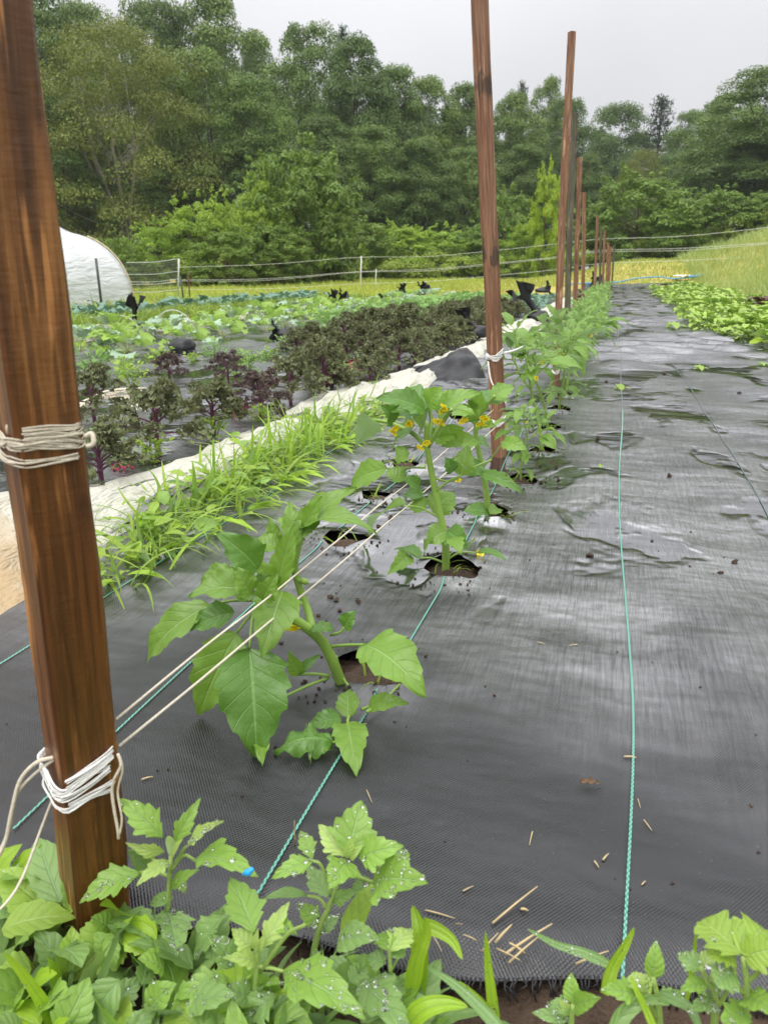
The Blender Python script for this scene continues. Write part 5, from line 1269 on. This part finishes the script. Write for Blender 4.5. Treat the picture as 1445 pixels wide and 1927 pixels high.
def gen_tree(root, seed, H, Rr, mat, bark, shape='oval', lobes=52, per=190, size=.20, low=.06, trunk_r=.16, multi=1):
    g = np.random.default_rng(seed); fo = MB(); tr = MB()
    cs, rs = [], []
    for k in range(lobes):
        f = (k + .5) / lobes; z = low + (1 - low) * (f ** .85)
        if shape == 'oval': env = math.sin(PI * min(.98, .18 + .80 * z)) ** .7
        elif shape == 'dome': env = math.sqrt(max(.02, 1 - max(0, (z - .35) / .66) ** 2)) * (.75 + .25 * min(1, z / .35))
        else: env = (1 - z) ** .8 + .05
        a = k * 2.4 + g.normal(0, .5); rad = Rr * env * (.30 + (.68 if H > 5 else .85) * g.uniform() ** .55)
        lr = Rr * (g.uniform(.15, .29) if H > 5 else g.uniform(.11, .25)) * (.8 if z > .8 else 1)
        cs.append(np.array((math.cos(a) * rad, math.sin(a) * rad, min((z + g.normal(0, .02 if H > 5 else .07)) * H, H - lr * .7)))); rs.append(lr)
    n0 = len(cs)
    for k in range(70 if H < 5 else 0):                 # loose shoots that break the outline
        c = cs[int(g.integers(0, n0))]; o = unit(np.array((c[0], c[1], (c[2] - .35 * H) * .8)) + g.normal(0, .3 * Rr, 3))
        q = c + o * Rr * g.uniform(.16, .34) + (0, 0, Rr * .05); q[2] = max(q[2], .1)
        for j in range(3): cs.append(q + o * Rr * .06 * j); rs.append(Rr * (.060 - .014 * j) * g.uniform(.7, 1.2))
    leaf_cloud(fo, g, cs, rs, [max(14, int(per * (r / (Rr * .20)) ** 2)) for r in rs], size, .6, .85)
    sc = None
    for m in range(multi):
        a0 = g.uniform(0, 6.28); off = np.array((math.cos(a0), math.sin(a0), 0)) * (Rr * .10 * (multi > 1)); ln = off * (2.8 if multi > 1 else 1)
        T = [off * .2 + (0, 0, -.3), off + (0, 0, H * .25), off + ln * .6 + g.normal(0, .02 * H, 3) * (1, 1, 0) + (0, 0, H * .5), off + ln + (0, 0, H * .8)]
        tr.tube(T, [trunk_r, trunk_r * .8, trunk_r * .55, trunk_r * .2], 8, 4)
        for k in range(7 if multi == 1 else 5):
            c = cs[int(g.integers(0, lobes))]; z0 = max(.12 * H, c[2] * .6); q = off + ln * max(0, (z0 / H - .25)) + np.array((0, 0, z0))
            tr.tube([q, (q + c) / 2 + (0, 0, -.02 * H), c], [trunk_r * .4, trunk_r * .26, trunk_r * .08], 6, 3)
    tr.build('trunk', M[bark], root); fo.build('crown', M[mat], root)
def gen_conifer(root, seed, H, Rr, mat):
    g = np.random.default_rng(seed); fo = MB(); tr = MB()
    tr.tube([(0, 0, -.3), (0, 0, H * .5), (0, 0, H)], [.2, .12, .02], 8, 3)
    n = 110
    for k in range(n):
        z = .08 + .9 * k / n; a = k * 2.4 + g.normal(0, .3); L = Rr * (1 - z) ** .75 * g.uniform(.7, 1.1) + .15; p = np.array((0, 0, z * H)); e = p + np.array((math.cos(a), math.sin(a), -.12 + .3 * z)) * L
        tr.tube([p, e], [.03, .008], 4)
        m = 46; f = g.uniform(.15, 1.05, m)[:, None]; c = p + (e - p) * f + g.normal(0, .16, (m, 3)) * (1, 1, .5)
        t = g.normal(0, 1, (m, 3)) + (e - p) / L; t /= np.linalg.norm(t, axis=1)[:, None]; s = np.cross(t, (0, 0, 1.0)); s /= np.linalg.norm(s, axis=1)[:, None] + 1e-9
        Ls = .30 * g.uniform(.6, 1.2, m)[:, None]
        v = np.clip(g.normal(.5, .25, m), 0, 1)
        fo.quads(np.stack([c - t * Ls * .5, c + s * Ls * .13, c + t * Ls * .5, c - s * Ls * .13], 1), np.repeat(np.stack([v, v], 1)[:, None], 4, 1))
    tr.build('trunk', M['bark'], root); fo.build('crown', M[mat], root)

def forest():
    rng = np.random.default_rng(90)
    def tree(seed, **kw):
        r = thing('forest_tree', (0, 0, 0), 'tree', 'tree', 'trees of the wood behind the field'); gen_tree(r, seed, **kw); return r
    P = dict(
        A=Rows([tree(1, H=10, Rr=3.6, mat='tree', bark='bark', shape='oval', lobes=128, per=430, size=.115), tree(2, H=10, Rr=3.4, mat='tree', bark='bark', shape='dome', lobes=120, per=430, size=.115)]),
        D=Rows([tree(3, H=10, Rr=3.5, mat='tree_dark', bark='bark', shape='dome', lobes=124, per=430, size=.115), tree(4, H=10, Rr=3.2, mat='tree_dark', bark='bark', shape='oval', lobes=120, per=430, size=.115)]),
        O=Rows([tree(5, H=10, Rr=4.4, mat='tree_olive', bark='pale_bark', shape='dome', lobes=150, per=380, size=.10, multi=5, trunk_r=.085)]))
    cr = thing('conifer_tree', (0, 0, 0), 'conifer', 'tree', 'trees of the wood behind the field'); gen_conifer(cr, 6, 10, 2.6, 'conifer'); P['C'] = Rows([cr])
    T = [  # px, top py, Y, width px, type, label
        (105, -70, 41, 230, 'D', 'tall dark tree half hidden behind the top of the near stake'),
        (250, 62, 38, 330, 'O', 'broad olive-yellow tree with pale thin trunks, left of the wood'),
        (412, 105, 42, 190, 'A', 'green tree with feathery boughs right of the olive tree'),
        (500, 150, 42, 170, 'A', 'slender green tree with bright boughs above the big shrub'),
        (330, 5, 54, 200, 'D', 'dark treetop showing above the olive tree'),
        (425, -10, 56, 230, 'A', 'tallest leafy tree against the sky, left of centre'),
        (205, 15, 52, 200, 'A', 'tall green tree behind the olive tree, next to the near stake'),
        (590, 58, 52, 190, 'A', 'rounded tree at the skyline step right of the tallest tree'),
        (650, 50, 60, 90, 'C', 'thin conifer tip poking up at the skyline left of centre'),
        (672, 80, 50, 180, 'D', 'full dark green tree beside the conifer tip'),
        (735, 135, 52, 160, 'A', 'round-topped tree in the middle of the sloping skyline'),
        (610, 230, 44, 170, 'D', 'lower dark tree behind the big rounded shrub'),
        (805, 158, 55, 150, 'A', 'leafy tree left of the second stake at the skyline'),
        (868, 168, 57, 140, 'D', 'dark tree just left of the second stake'),
        (700, 250, 45, 160, 'A', 'lower green tree in front of the full dark one'),
        (790, 270, 47, 160, 'D', 'lower dark tree left of the second stake'),
        (870, 290, 50, 140, 'A', 'lower green tree beside the second stake'),
        (950, 185, 60, 140, 'A', 'olive green tree between the second and third stakes'),
        (966, 158, 72, 70, 'C', 'small conifer tip between the second and third stakes'),
        (1012, 155, 72, 100, 'A', 'airy treetop against the sky left of the leaning stake'),
        (1045, 195, 64, 110, 'D', 'dark tree behind the leaning stake'),
        (980, 280, 56, 130, 'D', 'lower dark tree left of the leaning stake'),
        (1138, 205, 86, 150, 'D', 'dark round tree right of the leaning stake, in the far gap'),
        (1214, 185, 88, 130, 'C', 'hazy conifer standing in the far gap of the skyline'),
        (1275, 218, 80, 110, 'A', 'pale hazy tree right of the far conifer'),
        (1335, 190, 64, 170, 'A', 'drooping green tree at the start of the right-hand wood'),
        (1420, 138, 56, 270, 'D', 'tallest tree of the right-hand wood'),
        (1515, 115, 56, 220, 'D', 'dark tree cut by the right edge of the picture'),
        (1190, 290, 66, 100, 'O', 'light green young tree in front of the far conifer'),
        (1390, 270, 54, 170, 'D', 'lower dark tree of the right-hand wood'),
        (1300, 300, 60, 120, 'D', 'lower dark tree left of the right-hand wood'),
        (1090, 300, 62, 110, 'D', 'lower dark tree right of the leaning stake'),
        (1240, 300, 72, 100, 'D', 'low dark tree under the hazy conifer'),
        (20, -90, 44, 240, 'A', 'green tree at the left edge behind the near stake'),
        (150, 200, 37, 190, 'D', 'lower dark tree above the white tunnel'),
        (350, 290, 40, 170, 'D', 'lower dark tree at the foot of the olive tree'),
        (470, 280, 41, 150, 'D', 'lower dark tree behind the bright yellow-green shrub'),
    ]
    for i, (px, top, Y, w, ty, lab) in enumerate(T):
        b = at(px, 505, Y); g = float(terr(b[0], b[1])); H = at(px, top, Y)[2] - g + .3; k = depth(b) / FPX
        rr = {'A': 3.5, 'D': 3.35, 'O': 4.4, 'C': 2.4}[ty]; s = w * k / 2 / rr * 1.08
        P[ty].put(i, (b[0], b[1], g), rng.uniform(0, 6.28), (s, s, H / 10), lab)
    # a second rank that closes the wood
    n = 0
    for px in range(-20, 1060, 74):
        Y = 66 + 8 * math.sin(px * .05); b = at(px, 505, Y); f = np.interp(px, [0, 330, 480, 540, 700, 760, 1000, 1060], [-40, 20, 25, 90, 130, 170, 190, 230]); H = at(px, f + 25, Y)[2]; s = 120 * depth(b) / FPX / 2 / 3.4
        P['D' if n % 2 else 'A'].put(n, (b[0], b[1], 0), rng.uniform(0, 6), (s, s, H / 10), 'back-rank tree filling the wood behind the front trees'); n += 1
    for px in (1110, 1180, 1255, 1310, 1380, 1450):
        Y = 98; b = at(px, 505, Y); H = at(px, 250 - (px > 1300) * 50, Y)[2]; s = 100 * depth(b) / FPX / 2 / 3.4
        P['D'].put(n, (b[0], b[1], 0), rng.uniform(0, 6), (s, s, H / 10), 'back-rank tree filling the wood behind the front trees'); n += 1

    def bush(seed, mat, **kw):
        r = thing('shrub', (0, 0, 0), 'shrub', 'shrub', 'shrubs along the edge of the wood'); gen_tree(r, seed, 3, 1.6, mat, 'twig', trunk_r=.05, low=.02, **kw); return r
    Bu = dict(b=Rows([bush(11, 'bush', shape='dome', lobes=80, per=260, size=.085), bush(12, 'bush', shape='oval', lobes=80, per=260, size=.085)]),
              d=Rows([bush(13, 'bush_dark', shape='dome', lobes=100, per=220, size=.105), bush(14, 'bush_dark', shape='oval', lobes=100, per=220, size=.10)]),
              y=Rows([bush(15, 'bush_yellow', shape='oval', lobes=70, per=230, size=.12)]))
    Bs = [(562, 292, 28.5, 195, 'd', 'big rounded shrub draped with bright vines, centre left'), (600, 350, 29.5, 150, 'd', 'darker shrub at the right side of the big rounded shrub'), (390, 382, 25, 140, 'b', 'bright yellow-green shrub left of the big rounded one'), (505, 345, 27.5, 105, 'b', 'bright leafy shrub growing against the left side of the big rounded one'), (470, 395, 26.5, 120, 'b', 'bright shrub wedged between the two biggest shrubs'), (300, 432, 24, 130, 'b', 'light green shrub behind the netting fence'), (222, 452, 22, 100, 'd', 'soft green shrub right above the tunnel'),
          (520, 430, 26, 130, 'd', 'dark shrub under the big rounded shrub'), (670, 425, 28, 150, 'd', 'green shrub right of the big rounded shrub, behind the fence post'), (750, 432, 30, 150, 'b', 'light green shrub in the middle behind the fence'), (830, 436, 31, 140, 'b', 'light green shrub left of the second stake'), (890, 440, 31, 110, 'd', 'green shrub just behind the second stake'), (945, 372, 33, 110, 'd', 'tall green shrub right of the second stake'), (985, 425, 31, 90, 'b', 'light shrub at the foot of the yellow sapling'),
          (1020, 334, 30, 66, 'y', 'bright yellow-green sapling left of the leaning stake'), (1188, 342, 40, 190, 'd', 'large rounded green shrub right of the stakes'), (1110, 395, 41, 120, 'd', 'dark shrub behind the far stakes'), (1260, 378, 41, 140, 'd', 'spreading green shrub right of the large rounded one'), (1350, 366, 42, 150, 'd', 'olive shrub at the right below the tall trees'), (1430, 372, 42, 130, 'd', 'pale grey-green shrub at the right edge'), (620, 455, 26.5, 120, 'b', 'low light shrub right of the dark shrub'), (430, 440, 24, 130, 'd', 'low dark shrub behind the white fence post')]
    for i, (px, top, Y, w, ty, lab) in enumerate(Bs):
        if 600 < px < 1030: Y += 4.5
        b = at(px, 505, Y); g = float(terr(b[0], b[1])); H = at(px, top, Y)[2] - g + .1; s = w * depth(b) / FPX / 2 / 1.6
        Bu[ty].put(i, (b[0], b[1], g - .05), rng.uniform(0, 6.28), (s, s, H / 3), lab)
    # undergrowth that closes the foot of the wood
    g = np.random.default_rng(95); mb = MB(); cs = []; rs = []
    for k in range(330):
        px = g.uniform(150, 1480); Y = np.interp(px, [150, 400, 700, 1050, 1100, 1480], [22, 23.5, 30.5, 35, 38, 41]) + g.uniform(0, 5)
        b = at(px, 505, Y); r = g.uniform(.25, .6); cs.append(np.array((b[0], b[1], float(terr(b[0], b[1])) + r * g.uniform(.3, 1.5)))); rs.append(r)
    leaf_cloud(mb, g, cs, rs, [300] * len(cs), .095, .6)
    tag(mb.build('undergrowth', M['under']), 'tangled green undergrowth along the foot of the wood behind the fence', 'undergrowth', kind='stuff')
forest()

# ------------------------------------------------------------------ tunnel, fences, hoops, hose
def structures():
    # white hoop tunnel
    w, H = 1.38, 1.18; xr = -8.05 - w; y0, y1 = 3.0, 11.7
    root = thing('hoop_tunnel', (xr, y1, 0), 'white plastic hoop tunnel standing on the grass at the left', 'tunnel'); og = np.array(root.location)
    ys = np.concatenate([np.arange(y0, y1 - .01, .11), [y1]]); th = np.linspace(0, PI, 40); V = []
    for y in ys:
        e = sst(y1 - .5, y1, y); rib = .012 * math.cos((y - y1) * 2 * PI / 1.1)
        for t in th:
            r = 1 + rib * 1.2 + .012 * mnoise.noise(Vector((y * 3, t * 4, 0)))
            x = xr + w * math.cos(t) * r; z = H * math.sin(t) ** .85 * r * (1 - .0 * e) + .09 * float(e) * math.exp(-((t - PI / 2) / .14) ** 2)
            V.append((x, y, z - .02))
    m = len(th); F = [(i * m + j, i * m + j + 1, (i + 1) * m + j + 1, (i + 1) * m + j) for i in range(len(ys) - 1) for j in range(m - 1)]
    F.append(tuple((len(ys) - 1) * m + j for j in range(m)))
    mb = MB(); mb.add(V, F); mb.build('cover', M['tunnel'], root, og)
    for y in np.arange(y1 - .02, y0, -1.1):
        m2 = MB(); m2.tube([(xr + (w + .012) * math.cos(t), y, (H + .012) * math.sin(t) ** .85 - .02) for t in np.linspace(.02, PI - .02, 24)], .011, 6); m2.build('hoop', M['hoop_grey'], root, og)
    m2 = MB(); m2.tube([(xr + (w + .02) * math.cos(t), y1 + .01, (H + .02) * math.sin(t) ** .85) for t in np.linspace(.02, PI * .36, 14)], .011, 6); m2.build('end_edge', M['end_edge'], root, og)
    # posts
    def post(name, p, top, r, mat, lab, cat='fence post'):
        t = thing(name, p, lab, cat); mb = MB(); top = np.asarray(top); mb.tube([np.asarray(p) * 0 - (0, 0, .1), (top - p) * .5, top - p], r, 8, 0); mb.build('shaft', M[mat], t); return t
    a = gnd(193, 583); post('fence_post', a, at(181, 486, a[1]), .018, 'steel', 'thin dark steel post leaning in front of the white tunnel')
    b = gnd(335, 559); tb = at(337, 486, b[1])
    # the fence: posts and tapes are one thing
    fr = thing('tape_fence', b, 'white tape fence on pale posts running behind the beds and up over the right slope', 'fence'); og = np.array(fr.location)
    posts = [(335, 559, 14.3, 487), (678, 546, 22.1, 482), (706, 545, 22.4, 506), (1160, 525, 30, 450), (1480, 486, 28.5, 424)]
    for k, (px, py, Y, top) in enumerate(posts):
        if k == 3: continue
        p = at(px, py, Y); t = at(px + 2, top, Y); mb = MB(); mb.tube([p - (0, 0, .1), (p + t) / 2, t],   .017 if k != 2 else .012, 8); 
        o = mb.build('post', M['white_post'], fr, og)
    top = np.array([at(337, 503, 14.3), at(510, 497, 18), at(678, 484, 22.1), at(800, 483, 24.5), at(915, 473, 27), at(1040, 460, 29.5), at(1130, 450, 30), at(1290, 444, 29.5), at(1480, 424, 28.5)])
    lines = [top,
             np.array([at(337, 527, 14.3), at(510, 524, 18), at(678, 511, 22.1), at(800, 507, 24.5), at(915, 497, 27), at(1040, 484, 29.5), at(1130, 471, 30), at(1290, 467, 29.5), at(1480, 454, 28.5)]),
             np.array([at(337, 529, 14.3), at(510, 527, 18), at(678, 512, 22.1), at(800, 510, 24.5), at(915, 499, 27), at(1040, 486, 29.5), at(1130, 474, 30), at(1290, 471, 29.5), at(1480, 456, 28.5)]),
             np.array([at(337, 545, 14.3), at(510, 543, 18), at(678, 534, 22.1), at(800, 530, 24.5), at(915, 520, 27), at(1040, 508, 29.5), at(1130, 496, 30), at(1290, 490, 29.5), at(1480, 480, 28.5)])]
    for L in lines:
        mb = MB(); mb.tube(L, np.linspace(.0035, .0062, len(L)), 6, 5); mb.build('tape', M['tape'], fr, og)
    post('steel_stake', gnd(347, 567), at(339, 520, gnd(347, 567)[1]), .016, 'steel', 'short dark steel stake leaning beside the white fence post')
    post('rusty_stake', gnd(358, 564), at(354, 512, gnd(358, 564)[1]), .014, 'rust', 'short rusty stake right of the white fence post')
    # netting between tunnel and the white post
    nt = thing('net_fence', gnd(335, 559), 'see-through netting fence hung between the tunnel and the white fence post', 'net'); og = np.array(nt.location)
    A0, A1 = at(238, 552, 13.0), at(238, 494, 13.0); B0, B1 = at(335, 548, 14.25), at(335, 487, 14.25); mb = MB()
    for i in range(27):
        f = i / 26; mb.tube([A0 + (B0 - A0) * f, A1 + (B1 - A1) * f], .0035, 4)
    for i in range(13):
        f = i / 12; p, q = A0 + (A1 - A0) * f, B0 + (B1 - B0) * f; mb.tube([p, (p + q) / 2 - (0, 0, .03 * f), q], .0035, 4, 3)
    mb.build('mesh', M['net'], nt, og)
    for f in (.05, .3, .38, .62, 1.0):
        m2 = MB(); p, q = A0 + (A1 - A0) * f, B0 + (B1 - B0) * f; m2.tube([p, (p + q) / 2 - (0, 0, .03), q], .005, 5, 4); m2.build('tape', M['tape'], nt, og)
    # wire hoops over the far bed
    for (xa, xb, yb, yt, lab) in ((288, 382, 645, 590, 'large pale wire hoop over the squash by the tunnel'), (190, 262, 640, 600, 'faint wire hoop left of the upright sandbag'), (430, 480, 620, 588, 'thin wire hoop behind the squash leaves')):
        p, q = gnd(xa, yb - 12), gnd(xb, yb); q[1] = p[1] + .05; q[0] = p[0] + abs(q[0] - p[0]) * .55; H = (yb - yt) * depth(p) / FPX; mb = MB()
        mb.tube([(p + q) / 2 + (p - q) / 2 * math.cos(t) + UP * H * math.sin(t) - UP * .03 for t in np.linspace(0, PI, 22)], .0042, 6)
        tag(mb.build('wire_hoop', M['hoop']), lab, 'hoop', 'wire hoops over the far bed')
    # flat blue hose at the head of the path
    mb = MB(); q = [(1070, 540, 25), (1110, 538, 25.4), (1160, 540, 25.6), (1178, 533, 26.2), (1200, 529, 26.8), (1240, 528, 27), (1262, 532, 26.5), (1300, 530, 26.8)]
    q = [at(*p) for p in q]
    for p in q: p[2] = float(terr(p[0], p[1])) + .06
    mb.tube(q, .020, 8, 5); tag(mb.build('water_hose', M['hose']), 'blue flat hose lying across the head of the path', 'hose')
    mb = MB(); c = at(1308, 518, 27); c[2] = float(terr(c[0], c[1])) + .06; mb.tube([c - (.2, 0, 0), c, c + (.15, .05, .04), c + (.3, .1, .0)], [.05, .06, .05, .02], 6, 3); tag(mb.build('water_hose', M['hose']), 'short blue hose end lying in the grass right of the white scrap', 'hose')
    c = at(1280, 526, 26.8); c[2] = float(terr(c[0], c[1])) + .08; mb = MB(); V = []
    for i in range(8):
        for j in range(6): V.append(c + np.array(((i - 3.5) * .07, (j - 2.5) * .09, .06 * mnoise.noise(Vector((i * .6, j * .6, 2))) + .03)))
    mb.add(V, [(i * 6 + j, i * 6 + j + 1, (i + 1) * 6 + j + 1, (i + 1) * 6 + j) for i in range(7) for j in range(5)]); tag(mb.build('plastic_scrap', M['white_scrap']), 'white plastic scrap lying beyond the end of the chard bed', 'plastic scrap')
structures()

# ------------------------------------------------------------------ camera, light, sky
cam = bpy.data.cameras.new('camera'); co = bpy.data.objects.new('camera', cam); C.objects.link(co)
co.location = (0, 0, CAMH); co.rotation_euler = (PI / 2 - PITCH, 0, YAW)
cam.sensor_fit = 'VERTICAL'; cam.sensor_height = 7.0; cam.lens = 7.0 * FPX / 1927
cam.clip_start = .02; cam.clip_end = 2000
cam.dof.use_dof = True; cam.dof.focus_distance = 1.25; cam.dof.aperture_fstop = cam.lens / 2.0
SC.camera = co
EL, AZ = R(62), R(200)
w = bpy.data.worlds.new('World'); SC.world = w; w.use_nodes = True; nt = w.node_tree; nt.nodes.clear()
o = nt.nodes.new('ShaderNodeOutputWorld'); bg = nt.nodes.new('ShaderNodeBackground'); nt.links.new(bg.outputs[0], o.inputs[0]); bg.inputs[1].default_value = .1
sky = nt.nodes.new('ShaderNodeTexSky'); sky.sky_type = 'NISHITA'; sky.sun_disc = False; sky.sun_elevation = EL; sky.sun_rotation = AZ
hs = nt.nodes.new('ShaderNodeHueSaturation'); hs.inputs['Saturation'].default_value = .12; nt.links.new(sky.outputs[0], hs.inputs['Color'])
tc = nt.nodes.new('ShaderNodeTexCoord'); sp = nt.nodes.new('ShaderNodeSeparateXYZ'); nt.links.new(tc.outputs['Generated'], sp.inputs[0])
mc = nt.nodes.new('ShaderNodeMath'); mc.operation = 'MAXIMUM'; mc.inputs[1].default_value = 0; nt.links.new(sp.outputs[2], mc.inputs[0])
mp = nt.nodes.new('ShaderNodeMath'); mp.operation = 'POWER'; mp.inputs[1].default_value = 1.7; nt.links.new(mc.outputs[0], mp.inputs[0])
mr = nt.nodes.new('ShaderNodeMath'); mr.operation = 'MULTIPLY_ADD'; mr.inputs[1].default_value = 21.0; mr.inputs[2].default_value = 5.4; nt.links.new(mp.outputs[0], mr.inputs[0])
nz = nt.nodes.new('ShaderNodeTexNoise'); nz.inputs['Scale'].default_value = 2.6; nz.inputs['Detail'].default_value = 3; nt.links.new(tc.outputs['Generated'], nz.inputs['Vector'])
ml = nt.nodes.new('ShaderNodeMapRange'); ml.inputs[1].default_value = .3; ml.inputs[2].default_value = .7; ml.inputs[3].default_value = .93; ml.inputs[4].default_value = 1.07; nt.links.new(nz.outputs['Fac'], ml.inputs[0])
mu = nt.nodes.new('ShaderNodeMath'); mu.operation = 'MULTIPLY'; nt.links.new(mr.outputs[0], mu.inputs[0]); nt.links.new(ml.outputs[0], mu.inputs[1])
cl = nt.nodes.new('ShaderNodeVectorMath'); cl.operation = 'SCALE'; cl.inputs[0].default_value = (.975, .985, 1.02); nt.links.new(mu.outputs[0], cl.inputs['Scale'])
mx = nt.nodes.new('ShaderNodeMix'); mx.data_type = 'RGBA'; mx.inputs[0].default_value = .92; nt.links.new(hs.outputs[0], mx.inputs[6]); nt.links.new(cl.outputs[0], mx.inputs[7]); nt.links.new(mx.outputs[2], bg.inputs[0])
sun = bpy.data.lights.new('sun', 'SUN'); sun.energy = 1.5; sun.angle = R(45); sun.color = (1, .97, .93); so = bpy.data.objects.new('sun', sun); C.objects.link(so)
dirv = Vector((math.sin(AZ) * math.cos(EL), math.cos(AZ) * math.cos(EL), math.sin(EL)))
so.rotation_euler = dirv.to_track_quat('Z', 'Y').to_euler()
SC.view_settings.view_transform = 'Standard'; SC.view_settings.look = 'None'; SC.view_settings.exposure = 0.3; SC.view_settings.gamma = 1.0
SC.cycles.max_bounces = 8; SC.cycles.diffuse_bounces = 3; SC.cycles.glossy_bounces = 3; SC.cycles.transmission_bounces = 6; SC.cycles.transparent_max_bounces = 4
SC.cycles.use_denoising = True
def haze():
    mb = MB(); a, b = (-170, -40, -1.3), (170, 272, 30)
    V = [(x, y, z) for z in (a[2], b[2]) for y in (a[1], b[1]) for x in (a[0], b[0])]
    mb.add(V, [(0, 2, 3, 1), (4, 5, 7, 6), (0, 1, 5, 4), (2, 6, 7, 3), (0, 4, 6, 2), (1, 3, 7, 5)])
    m = bpy.data.materials.new('haze'); m.use_nodes = True; t = m.node_tree; t.nodes.clear()
    o = t.nodes.new('ShaderNodeOutputMaterial'); v = t.nodes.new('ShaderNodeVolumePrincipled'); v.inputs['Color'].default_value = (.92, .94, .97, 1); v.inputs['Density'].default_value = HAZE
    t.links.new(v.outputs[0], o.inputs['Volume'])
    tag(mb.build('haze', m, smooth=False), 'thin rainy haze over the whole field', 'haze', kind='stuff')
HAZE = .0005
if HAZE: haze()
